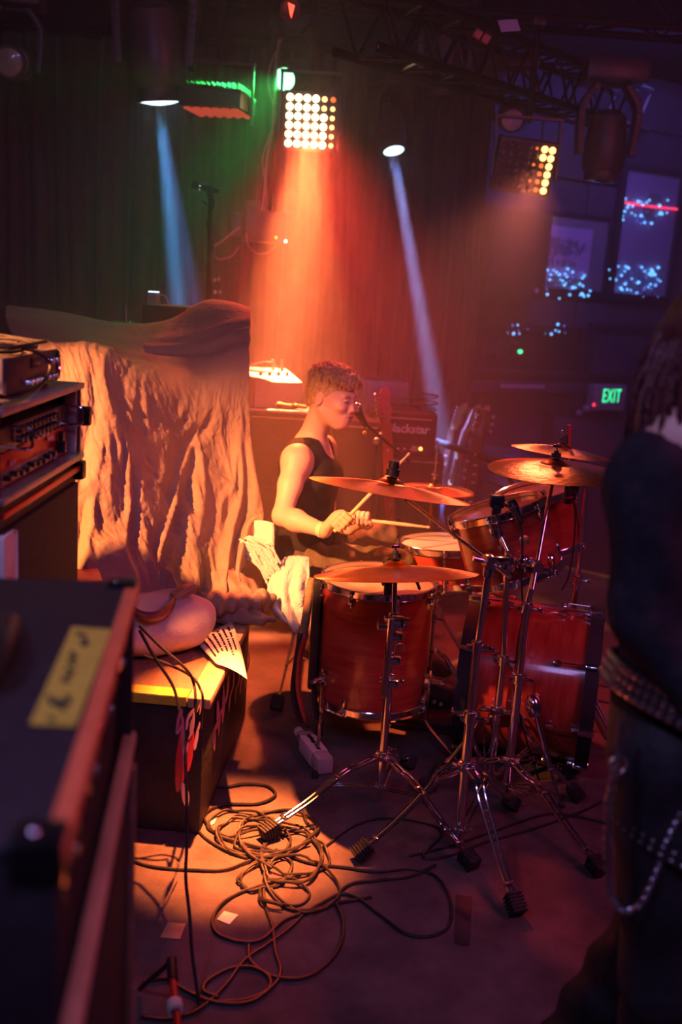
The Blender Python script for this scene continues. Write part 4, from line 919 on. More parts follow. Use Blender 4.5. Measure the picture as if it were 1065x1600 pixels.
put(u1, 'blue_tab', 'blue_sticker', lambda m: m.box((fx-.02, yb-.17, za+.008), (.004, .03, .009)))
u2 = unit('bass_preamplifier', 'upper rack unit with rows of black knobs and two chrome handles', zb+.002, zcx, 'dark_panel')
put(u2, 'knob_plate', 'grey_alu', lambda m: m.box((fx-.023, ym+.01, (zb+zcx)/2+.006), (.003, (y1-y0)*.62, (zcx-zb)*.6), None, .001))
for j in range(2):
    for i in range(10): knob(u2, (fx-.021, ym-.13+.030*i, zb+.018+.022*j), (1, 0, 0), .0085, .014, ptr=1)
for i in range(6): knob(u2, (fx-.021, ym-.09+.036*i, zb+.006), (1, 0, 0), .004, .012, 'chrome_knob', 'switch')
for y in (y0+.10, y1-.01): put(u2, 'handle', 'chrome', lambda m: m.tube(crom([V(fx-.025, y, zb+.004), V(fx+.018, y, zb+.006), V(fx+.022, y, (zb+zcx)/2), V(fx+.018, y, zcx-.006), V(fx-.025, y, zcx-.004)], 4), .0035, 8))
# unit on top
q0, q1 = 2.13, 2.50; zt = zr; zh = .075
ta = thing('bass_amplifier', 'small silver amplifier head with a knob row, resting on top of the rack case', 'amplifier', V(fx-.15, 2.3, zt))
put(ta, 'chassis', 'steel_panel', lambda m: m.box((fx-.175, (q0+q1)/2, zt+.012+zh/2), (.27, q1-q0, zh), None, .004))
put(ta, 'front_panel', 'dark_panel', lambda m: m.box((fx-.036, (q0+q1)/2, zt+.012+zh/2), (.010, q1-q0+.01, zh+.004), None, .003))
for i in range(7): knob(ta, (fx-.032, q0+.125+.032*i, zt+.028), (1, 0, 0), .008, .016, 'chrome_knob')
for i in range(2): knob(ta, (fx-.032, q1-.075+.042*i, zt+.066), (1, 0, 0), .011, .014, 'chrome_knob')
put(ta, 'display_window', 'ink', lambda m: m.box((fx-.030, q0+.20, zt+.068), (.004, .085, .024), None, .002))
put(ta, 'edge_handle', 'chrome', lambda m: m.ring(.032, .004, Matrix.Translation((fx-.03, q1+.0, zt+.05))@basis((1, .2, 0)).to_4x4(), 24, 6))
for y in (q0+.03, q1-.03): put(ta, 'rubber_foot', 'rubber', lambda m: m.cyl((fx-.06, y, zt), (fx-.06, y, zt+.013), .012))
text('Ampeg', frame(V(fx-.029, q0+.20, zt+.067), (0, 1, 0), (0, 0, 1)), .014, 'silver_text', ta)
o = thing('jack_cable_coil', 'tangle of orange lit cable lying on the silver amplifier head', 'cable', V(fx-.15, 2.25, zt+.09))
r = random.Random(4)
for k in range(4):
    pts = [V(fx-.16+(.10+.02*k)*math.cos(a*.9+k), 2.26+(.14+.02*k)*math.sin(a*.9+k), zt+.094+.007*k+.004*math.sin(3*a+k)) for a in np.linspace(0, 7, 16)]
    put(o, 'cable_loop', 'rubber', lambda m: m.tube(crom(pts, 3), .0042, 6))
cable('jack_cable', 'thick cable drooping over the front of the silver amplifier head', [V(fx-.12, 2.20, zt+.11), V(fx-.03, 2.27, zt+.10), V(fx+.01, 2.29, zt+.075), V(fx+.014, 2.27, zt+.045), V(fx+.012, 2.20, zt+.022), V(fx+.01, 2.10, zt+.008), V(fx+.005, 1.98, zt+.01)], .0045)
put(o, 'jack_plug', 'chrome', lambda m: m.cyl((fx-.14, 2.15, zt+.12), (fx-.12, 2.22, zt+.15), .008, n=10))
# ---- nearest amplifier head with tape
nr, fr = fl(92, 1325, 1.2), fl(212, 908, 1.2); u = (fr-nr).normalized(); s = V(-u.y, u.x, 0)  # s points to -x
ctr = (nr+fr)/2; Ln = (fr-nr).length; Rb = Matrix((-s, u, V(0, 0, 1))).transposed()   # local x = front direction
def nb(m, a, b, c, sz, bev=0): m.box(ctr+(-s)*a+u*b+V(0, 0, c-1.2), sz, Rb, bev)      # a<0 goes into the amp
am = thing('guitar_amplifier', 'big black amplifier head with a strip of yellow tape on its lid', 'amplifier', ctr-V(0, 0, .27))
put(am, 'cabinet_body', 'tolex', lambda m: (nb(m, -.17, 0, 1.193, (.34, Ln, .014), .004), nb(m, -.17, 0, .94, (.34, Ln, .016), .004), nb(m, -.17, Ln/2-.008, 1.065, (.34, .016, .24), .004), nb(m, -.17, -Ln/2+.008, 1.065, (.34, .016, .24), .004), nb(m, -.30, 0, 1.065, (.016, Ln-.03, .24))))
put(am, 'orange_lip', 'orange_vinyl', lambda m: nb(m, -.004, 0, 1.192, (.020, Ln, .018), .004))
put(am, 'front_panel', 'red_panel', lambda m: nb(m, -.030, 0, 1.12, (.010, Ln-.03, .11), .002))
put(am, 'lower_grille', 'grille_cloth', lambda m: nb(m, -.028, 0, 1.00, (.010, Ln-.03, .105), .002))
put(am, 'lower_lip', 'wood_edge', lambda m: nb(m, -.004, 0, .945, (.020, Ln, .020), .004))
for i in range(8): 
    knob(am, ctr+(-s)*-.024+u*(-Ln*.40+Ln*.115*i)+V(0, 0, -.075), -s, .012, .018, 'knob' if i % 2 else 'chrome_knob')
    knob(am, ctr+(-s)*-.024+u*(-Ln*.36+Ln*.115*i)+V(0, 0, -.115), -s, .008, .014, 'chrome_knob' if i % 2 else 'knob', 'switch')
put(am, 'jewel_lamp', 'e_reddot', lambda m: m.ball(ctr+(-s)*-.02+u*(Ln*.10)+V(0, 0, -.10), .006))
T4 = [fl(x, y, 1.2012) for x, y in ((112, 980), (174, 985), (133, 1095), (118, 1136), (46, 1133))]
def ftape(m):
    n_ = len(T4); m.add([p+V(0, 0, .0) for p in T4]+[p+V(0, 0, .0012) for p in T4], [tuple(range(n_-1, -1, -1)), tuple(range(n_, 2*n_))]+[(i, (i+1) % n_, n_+(i+1) % n_, n_+i) for i in range(n_)])
put(am, 'tape_strip', 'yellow_tape', ftape)
def ink(m):
    for pts in (((128, 1000), (136, 1002), (134, 1010), (127, 1006)), ((112, 1020), (118, 1026), (110, 1034), (116, 1040)), ((106, 1046), (114, 1052), (104, 1058)), ((98, 1062), (108, 1066)), ((76, 1088), (82, 1100), (98, 1104), (108, 1098), (106, 1088)), ((88, 1094), (100, 1100), (98, 1110)), ((78, 1122), (84, 1126)), ((120, 990), (134, 994))):
        m.tube([fl(x, y, 1.2030) for x, y in pts], .0028, 5)
put(am, 'handwriting', 'ink', ink)['kind'] = 'stuff'
put(am, 'strap_handle', 'black_plastic', lambda m: m.tube(crom([fl(-40, 1075, 1.205), fl(-20, 1050, 1.225), fl(2, 1010, 1.232), fl(12, 985, 1.225), fl(16, 972, 1.206)], 6), .014, 10))
put(am, 'handle_bolt', 'chrome', lambda m: (m.ball(fl(24, 988, 1.205), .009), m.ball(fl(52, 1304, 1.202), .006), m.ball(fl(181, 912, 1.202), .005)))
for e_ in (-Ln/2+.018, Ln/2-.018): put(am, 'corner_protector', 'black_metal', lambda m: nb(m, -.018, e_, 1.185, (.045, .045, .04), .008))
cb = thing('speaker_cabinet', 'black speaker cabinet with wooden edges under the yellow taped amplifier head', 'speaker', ctr-V(0, 0, 1.2))
put(cb, 'cabinet_body', 'tolex', lambda m: nb(m, -.19, 0, .455, (.36, Ln-.01, .91), .012))
put(cb, 'grille', 'grille_cloth', lambda m: nb(m, -.006, 0, .455, (.012, Ln-.06, .84), .003))
for e_ in (-Ln/2+.016, Ln/2-.020): put(cb, 'wooden_edge', 'plywood', lambda m: nb(m, -.002, e_, .455, (.022, .028, .90), .004))
# ---- low case used as a bench
zb_ = .45; R0_, R1_ = fl(326, 1092, zb_), fl(398, 948, zb_); ux = (R1_-R0_).normalized(); sx = V(-ux.y, ux.x, 0)  # sx points -x
bs = thing('wooden_case', 'low black case with a worn wooden rim, used as a bench beside the drummer', 'case', V(R0_.x-.3, (R0_.y+R1_.y)/2, 0))
bl = (R1_-R0_).length; Rq = Matrix((-sx, ux, V(0, 0, 1))).transposed(); bc = (R0_+R1_)/2
def bb(m, a, b, z, sz, bev=0): m.box(V(bc.x, bc.y, 0)+(-sx)*a+ux*b+V(0, 0, z), sz, Rq, bev)
put(bs, 'case_body', 'riser_black', lambda m: bb(m, -.33, 0, .212, (.63, bl-.02, .424), .006))
put(bs, 'lid', 'plywood', lambda m: bb(m, -.345, 0, .436, (.57, bl-.12, .020), .002))
put(bs, 'side_rim', 'wood_edge', lambda m: bb(m, -.028, 0, .434, (.070, bl+.01, .034), .007))
put(bs, 'end_rim', 'yellow_tape', lambda m: bb(m, -.365, -bl/2+.03, .434, (.60, .062, .034), .006))
put(bs, 'far_rim', 'wood_edge', lambda m: bb(m, -.365, bl/2-.03, .434, (.60, .062, .034), .006))
def stick(m, pts, y_of, w0, xo=.0):
    pass
def sp(x, y):                                          # point on the case's side face under a pixel
    d = ray(x, y); P0 = V(bc.x, bc.y, 0)+(-sx)*-.012; t_ = (P0-CAMP).dot(-sx)/d.dot(-sx); return CAMP+d*t_
def stroke(m, pts, w_, off=.003):
    P = [sp(x, y) for x, y in pts]; L_, Rr = [], []
    for i, p in enumerate(P):
        t_ = (P[min(i+1, len(P)-1)]-P[max(i-1, 0)]).normalized(); n_ = t_.cross(-sx).normalized(); ww = w_*(1+2.6*abs(t_.z))*(math.sin(math.pi*(i+.25)/(len(P)-.5))**.6)
        L_.append(p+n_*ww+(-sx)*off); Rr.append(p-n_*ww+(-sx)*off)
    m.grid([L_, Rr])
s1 = MB()
for pts, w_ in ((((282, 1125), (280, 1118), (277, 1133), (281, 1138)), .010), (((284, 1120), (283, 1150), (285, 1165)), .006), (((290, 1140), (292, 1122), (302, 1108)), .008), (((297, 1125), (296, 1145), (292, 1155)), .007), (((301, 1112), (300, 1130), (298, 1148)), .006), (((306, 1112), (310, 1102), (313, 1098), (310, 1116)), .006), (((308, 1135), (306, 1150), (303, 1165), (302, 1172)), .009), (((310, 1128), (309, 1140)), .005), (((282, 1150), (285, 1180), (284, 1200)), .004), (((291, 1160), (291, 1175)), .004), (((281, 1225), (286, 1240), (291, 1250), (292, 1262)), .008)):
    stroke(s1, crom([V(*p, 0) for p in pts], 3) and [(q.x, q.y) for q in crom([V(*p, 0) for p in pts], 3)], w_)
s1.build('lilac_sticker_print', 'sticker_lilac', bs, normals=False, label='jagged lilac lettering')
s2 = MB()
for pts, w_ in ((((280, 1148), (279, 1180), (279, 1215), (281, 1228)), .013), (((297, 1140), (297, 1165), (295, 1185), (293, 1205)), .014), (((283, 1205), (284, 1225)), .010)):
    stroke(s2, [(q.x, q.y) for q in crom([V(*p, 0) for p in pts], 3)], w_, .002)
s2.build('red_sticker_print', 'sticker_red', bs, normals=False, label='red painted shape under the lilac lettering')
s3 = MB()
for x0, y0_, x1, y1_, w_ in ((338, 1095, 334, 1172, .010), (348, 1070, 340, 1150, .008), (355, 1055, 346, 1130, .009), (364, 1045, 356, 1112, .007), (372, 1040, 366, 1100, .007), (380, 1030, 374, 1085, .006), (387, 1018, 382, 1075, .006)):
    stroke(s3, [(q.x, q.y) for q in crom([V(x0, y0_, 0), V((x0+x1)/2+3, (y0_+y1_)/2-8, 0), V((x0+x1)/2-2, (y0_+y1_)/2+10, 0), V(x1, y1_, 0)], 4)], w_)
s3.build('pink_sticker_print', 'sticker_pink', bs, normals=False, label='long pink striped lettering')
# things on the case
f_ = Field((-1.05, 2.75, .42), (-.25, 3.6, .75), .008); bp = fl(268, 975, .5)
cB = V(-.66, 3.12, .535)
f_.ell(cB, (.27, .17, .095), rot('Z', 18)@rot('Y', -6), .03); f_.ell(cB+V(.12, .03, .0), (.13, .13, .085), None, .05); f_.ell(cB+V(-.1, -.03, .01), (.16, .14, .09), None, .05); f_.noise(.006, 26, 2)
t = thing('canvas_bag', 'plump pale grey canvas bag lying on the low black case', 'bag', V(cB.x, cB.y, .45)); f_.cut((0, 0, .452), (0, 0, -1)); f_.build('bag_body', 'bag', t)
put(t, 'zip_strip', 'brown_tape', lambda m: m.tube(crom([cB+V(-.16, -.12, .05), cB+V(0, -.13, .055), cB+V(.14, -.07, .05), cB+V(.24, .0, .03)], 5), .005, 6))
t = thing('cloth_strap', 'dark brown looped strap draped over the pale canvas bag', 'strap', cB+V(-.1, .0, .08)); 
P_ = [at(x, y, Y) for x, y, Y in ((205, 950, 2.98), (222, 962, 2.97), (245, 962, 2.98), (262, 950, 3.02), (272, 935, 3.12), (262, 932, 3.18), (250, 945, 3.10))]; cr = crom(P_, 5)
put(t, 'strap_band', 'brown_tape', lambda m: m.grid([[p+V(0, 0, .016) for p in cr], [p+V(.004, -.01, -.014) for p in cr]]), normals=False).modifiers.new('thickness', 'SOLIDIFY').thickness = .005
put(t, 'gold_end', 'wood_light', lambda m: m.tube(crom([at(272, 935, 3.12), at(285, 925, 3.14), at(300, 918, 3.18)], 4), .022, 8))
# set list sheet
def sheet(P, nu, nv): return [[sum((P[a][b]*wa*wb for a, wa in enumerate(bez(i/nu, len(P))) for b, wb in enumerate(bez(j/nv, len(P[0])))), Vector()) for j in range(nv+1)] for i in range(nu+1)]
def bez(t, n): return [math.comb(n-1, k)*t**k*(1-t)**(n-1-k) for k in range(n)]
P = [[fl(304, 1002, .462), fl(332, 984, .475), fl(362, 972, .462)], [fl(322, 1020, .466), fl(348, 1002, .485), fl(374, 998, .470)], [fl(338, 1038, .462), at(364, 1044, 2.95), at(386, 1062, 2.93)]]
t = thing('set_list_sheet', 'white printed set list sheet hanging off the rim of the low case', 'paper', V(bc.x, 3.0, .44))
G = sheet(P, 12, 14); o = put(t, 'paper_page', 'white_paper', lambda m: m.grid(G), normals=False); o.modifiers.new('thickness', 'SOLIDIFY').thickness = .0015
nrm = (G[6][8]-G[6][6]).cross(G[8][6]-G[6][6]).normalized()
if nrm.dot(CAMP-G[6][6]) < 0: nrm = -nrm
def pp(a, b): i, j = a*12, b*14; i0, j0 = min(int(i), 11), min(int(j), 13); return G[i0][j0].lerp(G[i0+1][j0], i-i0).lerp(G[i0][j0+1].lerp(G[i0+1][j0+1], i-i0), j-j0)+nrm*.004
def f(m):
    r = random.Random(9)
    for k in range(6):
        b = .14+.14*k; a0 = .12; a1 = r.uniform(.55, .9); a = a0
        while a < a1:
            l = r.uniform(.035, .07); m.tube([pp(a, b-.02), pp(a+.01, b+.03)], .0022, 4)
            if r.random() < .6: m.tube([pp(a, b), pp(a+l*.8, b+.01)], .0022, 4)
            a += l
put(t, 'lettering', 'ink', f)
# rumpled jacket on the far end of the case
f_ = Field((-.85, 3.25, .40), (-.05, 3.95, .92), .008)
J = V(-.52, 3.52, .49)
for c_, r_, rz in (((0, 0, 0), (.22, .14, .07), 10), ((-.16, -.06, -.01), (.16, .10, .05), -20), ((.16, .02, .01), (.14, .09, .06), 30), ((.05, .07, .06), (.16, .10, .06), 0), ((.14, -.06, -.02), (.16, .05, .04), -12), ((-.05, -.12, -.02), (.17, .05, .035), 8)):
    f_.ell(J+V(*c_), r_, rot('Z', rz), .03)
f_.wave(lambda P: .013*np.sin(P[:, 0]*42+np.sin(P[:, 1]*22)*2+P[:, 2]*20)*np.cos(P[:, 1]*34+P[:, 2]*30+P[:, 0]*9)+.005*np.sin(P[:, 0]*95+P[:, 1]*60)); f_.cut((0, 0, .453), (0, 0, -1))
t = thing('rumpled_jacket', 'rumpled tan jacket heaped on the far end of the low case', 'jacket', V(J.x, J.y, .453)); f_.build('jacket_cloth', 'drape', t); f_ = Field((-.75, 3.25, .40), (-.05, 3.75, .72), .007); f_.cap(J+V(-.08, -.13, .03), J+V(.10, -.12, .04), .042, .040, .02); f_.cap(J+V(.10, -.12, .04), J+V(.24, -.03, .03), .040, .030, .02); f_.wave(lambda P: .006*np.sin(P[:, 0]*110+P[:, 1]*50)); f_.build('jacket_sleeve', 'drape', t)
# white fringe and pale cloth behind the drummer
t = thing('fringed_scarf', 'pale fringed scarf hanging over the heap behind the drummer', 'scarf', at(395, 860, 3.75)); r = random.Random(2)
def f(m):
    for k in range(30):
        a = at(376+r.uniform(-3, 12), 838+k*1.1, 3.72); b = a+V(.05+r.uniform(0, .04), -.02, -.015-r.uniform(0, .02)); c_ = b+V(.03+r.uniform(0, .03), -.01, -.05-r.uniform(0, .03))
        m.tube(crom([a, b, c_], 4), .004, 5)
o = put(t, 'fringe', 'towel', f); o['kind'] = 'stuff'
P = [[at(x, y, Y) for x, y, Y in row] for row in (((392, 815, 3.85), (410, 812, 3.82), (428, 818, 3.80)), ((388, 838, 3.80), (408, 842, 3.76), (430, 848, 3.76)), ((384, 862, 3.76), (404, 880, 3.72), (424, 905, 3.70)))]
o = put(t, 'scarf_cloth', 'towel', lambda m: m.grid(sheet(P, 10, 10)), normals=False); o.modifiers.new('thickness', 'SOLIDIFY').thickness = .006
# small red box between cabinet and drape
m_ = MB(); p = at(134, 898, 2.95); m_.box(p+V(0, 0, -.04), (.09, .14, .08), rot('Z', 20), .006); m_.box(p+V(0, 0, -p.z/2-.04), (.12, .16, p.z-.08), rot('Z', 20), .006); o = m_.build('red_box', 'sticker_red'); recenter(o); tag(o, 'small red box corner between the bass cabinet and the drape', 'box')
# ---- big drape over hidden gear
CG = [  # photo outline with real depths, from the back hem over the top to the front hem
 ((40, 640, 4.9), (120, 640, 4.9), (200, 640, 4.9), (270, 640, 4.9), (320, 640, 4.9), (360, 640, 4.9), (386, 640, 4.8)),
 ((14, 489, 4.55), (100, 498, 4.6), (190, 514, 4.6), (262, 508, 4.6), (318, 478, 4.55), (358, 482, 4.5), (388, 494, 4.45)),
 ((8, 496, 4.3), (98, 510, 4.35), (190, 527, 4.35), (262, 528, 4.3), (322, 516, 4.25), (364, 503, 4.2), (391, 500, 4.15)),
 ((14, 515, 3.95), (92, 530, 4.0), (180, 548, 4.1), (255, 562, 4.15), (325, 562, 4.12), (366, 548, 4.08), (390, 545, 4.05)),
 ((24, 540, 3.55), (92, 548, 3.55), (150, 545, 3.60), (225, 590, 3.75), (300, 632, 3.92), (355, 628, 4.02), (389, 622, 4.05)),
 ((30, 620, 3.35), (95, 620, 3.36), (152, 640, 3.42), (215, 672, 3.60), (282, 690, 3.85), (348, 700, 3.99), (392, 700, 4.03)),
 ((40, 740, 3.25), (98, 740, 3.24), (155, 745, 3.30), (215, 760, 3.48), (284, 775, 3.72), (350, 790, 3.88), (403, 800, 3.96)),
 ((50, 840, 3.18), (104, 835, 3.14), (160, 838, 3.20), (220, 848, 3.36), (285, 855, 3.55), (345, 855, 3.70), (396, 850, 3.80)),
 ((60, 900, 3.12), (112, 898, 3.06), (170, 902, 3.10), (232, 915, 3.26), (290, 922, 3.42), (340, 926, 3.52), (378, 905, 3.62)),
 ((62, 960, 3.11), (115, 960, 3.05), (172, 962, 3.08), (234, 966, 3.24), (290, 966, 3.40), (338, 962, 3.50), (372, 945, 3.60))]
PG = [[at(*q) for q in row] for row in CG]
rowsC = [crom(r_, 40) for r_ in PG]
nC = len(rowsC[0]); cols = [crom([rowsC[i][j] for i in range(len(rowsC))], 26) for j in range(nC)]
G = [[cols[j][i] for j in range(nC)] for i in range(len(cols[0]))]
nR = len(G)
def wr_(u, v):
    # v 0 back hem .. 9 front hem, u 0..6 ; wrinkles get deeper toward the hem
    d = 0
    f1 = mnoise.noise(V(u*1.3, v*.5, 1.7)); f2 = mnoise.noise(V(u*2.2+f1, v*1.0, 5.2))
    k = max(0, min(1, (v-3.6)/3))
    ridge = 1-abs(mnoise.noise(V(u*1.25+.7*f1+v*.30, v*.30+f2*.5, 3.3)))*2
    d += .050*k*ridge
    ridge2 = 1-abs(mnoise.noise(V(u*3.5-v*.3+f1, v*1.1+u*.4, 8.3)))*2
    d += .008*min(1, max(0, (v-3.2)/1.2))*ridge2
    r3 = 1-abs(mnoise.noise(V(u*4.5+f2*2+v*1.2, v*4.6-u*2.2+f1*2, 4.1)))*2; r4 = 1-abs(mnoise.noise(V(u*9-v*4, v*7+f1*3+u*3, 7.7)))*2
    d += min(1, max(0, v-3.1))*(.0036*r3+.0016*r4)*(1.2-.12*abs(v-4.5))
    if v < 5.2 and u > 2.5: d += .007*math.sin(v*12+u*.8+1.5*math.sin(u*.8))*max(0, 1-abs(v-2.8)/1.2)
    return d
rows = []
for i in range(nR):
    rr = []
    for j in range(nC):
        p = G[i][j]; tu = G[i][min(j+1, nC-1)]-G[i][max(j-1, 0)]; tv = G[min(i+1, nR-1)][j]-G[max(i-1, 0)][j]
        n_ = tu.cross(tv).normalized()
        if n_.dot(CAMP-p) < 0: n_ = -n_
        rr.append(p+n_*wr_(j/40, i/26))
    rows.append(rr)
m_ = MB(); m_.grid(rows); dr = m_.build('gear_drape', 'drape', normals=False, angle=180); dr.modifiers.new('thickness', 'SOLIDIFY').thickness = .004
recenter(dr); tag(dr, 'huge creased grey brown cloth draped over equipment behind the bass rig', 'drape cloth')
# the gear that holds it up
t = thing('keyboard_riser', 'dark equipment box whose top edge shows between the folds of the drape', 'equipment box', V(-.85, 4.35, 0))
put(t, 'box_body', 'tolex', lambda m: m.box((-.82, 4.45, .64), (.52, .10, 1.27), None, .015))
m_ = MB(); p = at(262, 492, 4.72); m_.box(p+V(.01, 0, -.02), (.21, .2, .13), rot('Z', -6), .012); o = m_.build('black_box', 'tolex'); recenter(o); tag(o, 'small black box half covered by the top of the drape', 'box')
# tinsel and gadget above the drape
t = thing('tinsel_bundle', 'small heap of shiny green tinsel with a thin aerial on top of the drape', 'tinsel', at(196, 512, 4.7)); r = random.Random(5)
def f(m):
    for k in range(90):
        a = at(172+r.uniform(0, 48), 512-r.uniform(0, 8), 4.68+r.uniform(-.05, .05)); m.box(a, (.022, .004, .012), Euler((r.uniform(0, 6), r.uniform(0, 6), r.uniform(0, 6))).to_matrix())
o = put(t, 'tinsel_strand', 'green_tinsel', f); o['kind'] = 'stuff'; put(t, 'aerial', 'dim_lens_white', lambda m: m.cyl(at(197, 505, 4.7), at(197, 478, 4.7), .0025, n=6))
t = thing('camera_on_clamp', 'small boxy camera on a clamp above the drape, its top lit cyan', 'camera', at(240, 500, 4.8)); c_ = at(240, 466, 4.8)
put(t, 'camera_body', 'dim_lens', lambda m: m.box(c_, (.055, .05, .055), None, .006)); put(t, 'mount', 'black_metal', lambda m: (m.cyl(at(240, 474, 4.8), at(238, 500, 4.8), .010), m.box(at(239, 482, 4.8), (.03, .03, .02), None, .004)))
put(t, 'camera_cable', 'dim_lens_white', lambda m: m.tube(crom([at(249, 461, 4.8), at(257, 462, 4.8), at(262, 470, 4.8), at(263, 480, 4.8)], 5), .0035, 6))
put(t, 'cyan_top_glow', 'e_cyan', lambda m: m.box(c_+V(0, 0, .030), (.045, .03, .003)))  # cyan light on the camera top, put in as a glowing plate
# microphone stand in front of the curtain
t = thing('microphone_stand', 'tall black microphone stand with cable wound round it before the curtain', 'microphone stand', at(336, 480, 4.8)*1.0)
b0 = at(334, 480, 4.8); b0.z = 0; b1 = at(329, 300, 4.8)
put(t, 'pole', 'black_metal', lambda m: m.cyl(b0, b1, .011)); put(t, 'round_base', 'black_metal', lambda m: m.lathe([(.001, .03), (.03, .028), (.14, .012), (.14, 0), (.001, 0)], 28, T(*b0)))
put(t, 'wound_cable', 'cable', lambda m: m.tube([b0.lerp(b1, .5+.5*k/60)+V(.015*math.cos(k*.55), .015*math.sin(k*.55), 0) for k in range(60)], .004, 6))
put(t, 'clip', 'black_metal', lambda m: (m.box(b1, (.03, .04, .05), None, .006), m.cyl(at(325, 320, 4.8), at(316, 313, 4.8), .006)))
put(t, 'tuning_clamp', 'chrome_dull', lambda m: [m.ball(at(x, y, 4.75), .010, 8) for x, y in ((335, 438), (341, 437), (335, 457), (343, 456), (334, 471), (344, 474))])
t = thing('vocal_microphone', 'black microphone clipped level on top of the tall stand', 'microphone', at(320, 290, 4.8)); a, b = at(299, 287, 4.8), at(342, 300, 4.8)
put(t, 'mic_body', 'black_plastic', lambda m: m.tube([a.lerp(b, k) for k in (0, .05, .3, .35, 1)], [.010, .019, .021, .015, .010], 14)); put(t, 'mic_ring', 'chrome', lambda m: m.tube([a.lerp(b, .31), a.lerp(b, .36)], .0215, 14))
# ---------------------------------------------------------------- equipment along the back
def amp_cab(name, label, px0, px1, ytop, Y, depth=.3, z0=0, body='tolex', gr='grille_cloth', cat='speaker', H=None):
    a, b = at(px0, ytop, Y), at(px1, ytop+(px1-px0)*.066, Y); zt = a.z; w_ = b.x-a.x; h = H or zt-z0
    t = thing(name, label, cat, V((a.x+b.x)/2, Y+depth/2, zt-h))
    put(t, 'cabinet_body', body, lambda m: m.box(((a.x+b.x)/2, Y+depth/2, zt-h/2), (w_, depth, h-.002), None, .012))
    put(t, 'grille', gr, lambda m: m.box(((a.x+b.x)/2, Y-.003, zt-h/2), (w_-.05, .012, h-.05), None, .003))
    put(t, 'piping', 'chrome_dull', lambda m: [m.box(((a.x+b.x)/2, Y-.008, z), (w_-.06, .006, .006)) for z in (zt-.03, zt-h+.03)])
    return t, (a.x+b.x)/2, zt, w_
# left stack with the cream box
t, cx, zt, w_ = amp_cab('speaker_cabinet', 'speaker cabinet in the haze behind the drummer, bright rail along its top', 385, 487, 640, 5.0, .35)
put(t, 'top_rail', 'white_tape', lambda m: m.box((cx, 4.995, zt+.004), (w_, .03, .012), None, .003))
a = at(388, 575, 5.05); c_ = V(cx-.05, 5.2, zt+.01)
t = thing('cream_mixer_box', 'cream box with knobs on its sloping top, on the hazy speaker cabinet', 'mixer', c_)
hh_ = at(0, 0, 5).z; ztop = zat(420, 590, 5.05)
Xm = Matrix.Translation((cx-.06, 5.16, zt+.012))@rot('Z', 28)
def f(m):
    h = ztop-zt-.012; m.add([Xm@V(x, y, z) for x, y, z in ((-.13, -.10, 0), (.13, -.10, 0), (.13, .12, 0), (-.13, .12, 0), (-.13, -.10, h*.86), (.13, -.10, h*.86), (.13, .12, h*1.2), (-.13, .12, h*1.2))], [(0, 3, 2, 1), (4, 5, 6, 7), (0, 1, 5, 4), (1, 2, 6, 5), (2, 3, 7, 6), (3, 0, 4, 7)])
put(t, 'box_body', 'cream_tolex', f)
for i in range(4):
    for j in range(2): knob(t, Xm@V(-.08+.05*i, -.04+.07*j, (ztop-zt)*(.96+.11*j)), (0, -.2, 1), .010, .022, 'chrome_knob')
for k in range(2): put(t, 'plug', 'white_tape', lambda m: m.cyl(Xm@V(.03+.05*k, .06, (ztop-zt)*1.05), Xm@V(.03+.05*k, .06, (ztop-zt)*1.05+.06), .007))
cable('patch_cable', 'thin cable arching from the cream mixer box behind the drape', [at(x, y, 5.1) for x, y in ((385, 574), (398, 569), (415, 565), (428, 568), (436, 578))], .004, m='sticker_pink')
t = thing('pink_pouch', 'pale pink flat pouch lying over the cream mixer box', 'pouch', at(405, 580, 5.05)); put(t, 'pouch_cloth', 'bag', lambda m: m.ball(at(402, 578, 5.06), .07, 16, (1.2, .6, .16), rot('Y', 2)))
for k, (x, y) in enumerate(((437, 632), (461, 634))):
    m_ = MB(); m_.ball(at(x, y, 4.98), .018, 12, (1.1, 1, .8)); m_.cyl(at(x, y, 4.98), at(x+16, y+2, 5.02), .010); o = m_.build('cable_plug', 'wood_light'); recenter(o); tag(o, ['gold lit cable plug on the cabinet rail below the cream box', 'gold lit cable plug on the cabinet rail beside the drummer hair'][k], 'plug')
# middle stack
t, cx, zt, w_ = amp_cab('speaker_cabinet', 'dark speaker cabinet directly behind the drummer face', 520, 600, 655, 5.1, .35)
t, cx, zt, w_ = amp_cab('speaker_cabinet', 'greyish speaker cabinet under the guitar amplifier head with white lettering', 590, 694, 708, 5.25, .32, gr='grille_cloth')
put(t, 'star_strap_print', 'silver_text', lambda m: None or [m.prism([((.018 if k % 2 else .042)*.45*math.sin(math.pi*k/5), (.018 if k % 2 else .042)*.45*math.cos(math.pi*k/5)) for k in range(10)], 0, .002, frame(at(611, y, 5.2), (1, 0, 0), (0, 0, 1))) for y in (786, 806, 826)], label='column of three white stars')
hd, hx, hz_, hw = amp_cab('guitar_amplifier', 'black guitar amplifier head with white name lettering and an orange pilot lamp', 576, 684, 641, 5.28, .24, H=.235, cat='amplifier')
text('Blackstar', frame(V(hx+.03, 5.268, hz_-.085), (1, 0, 0), (0, 0, 1)), .062, 'silver_text', hd, bold=.0022)
put(hd, 'control_panel', 'dark_panel', lambda m: m.box((hx, 5.268, hz_-.19), (hw-.06, .01, .05)))
for k in range(7): knob(hd, (hx-.12+.035*k, 5.262, hz_-.19), (0, -1, 0), .009, .014, 'chrome_knob')
put(hd, 'pilot_lamp', 'e_orange', lambda m: m.ball((hx+.105, 5.258, hz_-.185), .010)); put(hd, 'switch_plate', 'dim_lens_white', lambda m: m.box((hx+.07, 5.26, hz_-.185), (.028, .008, .028)))
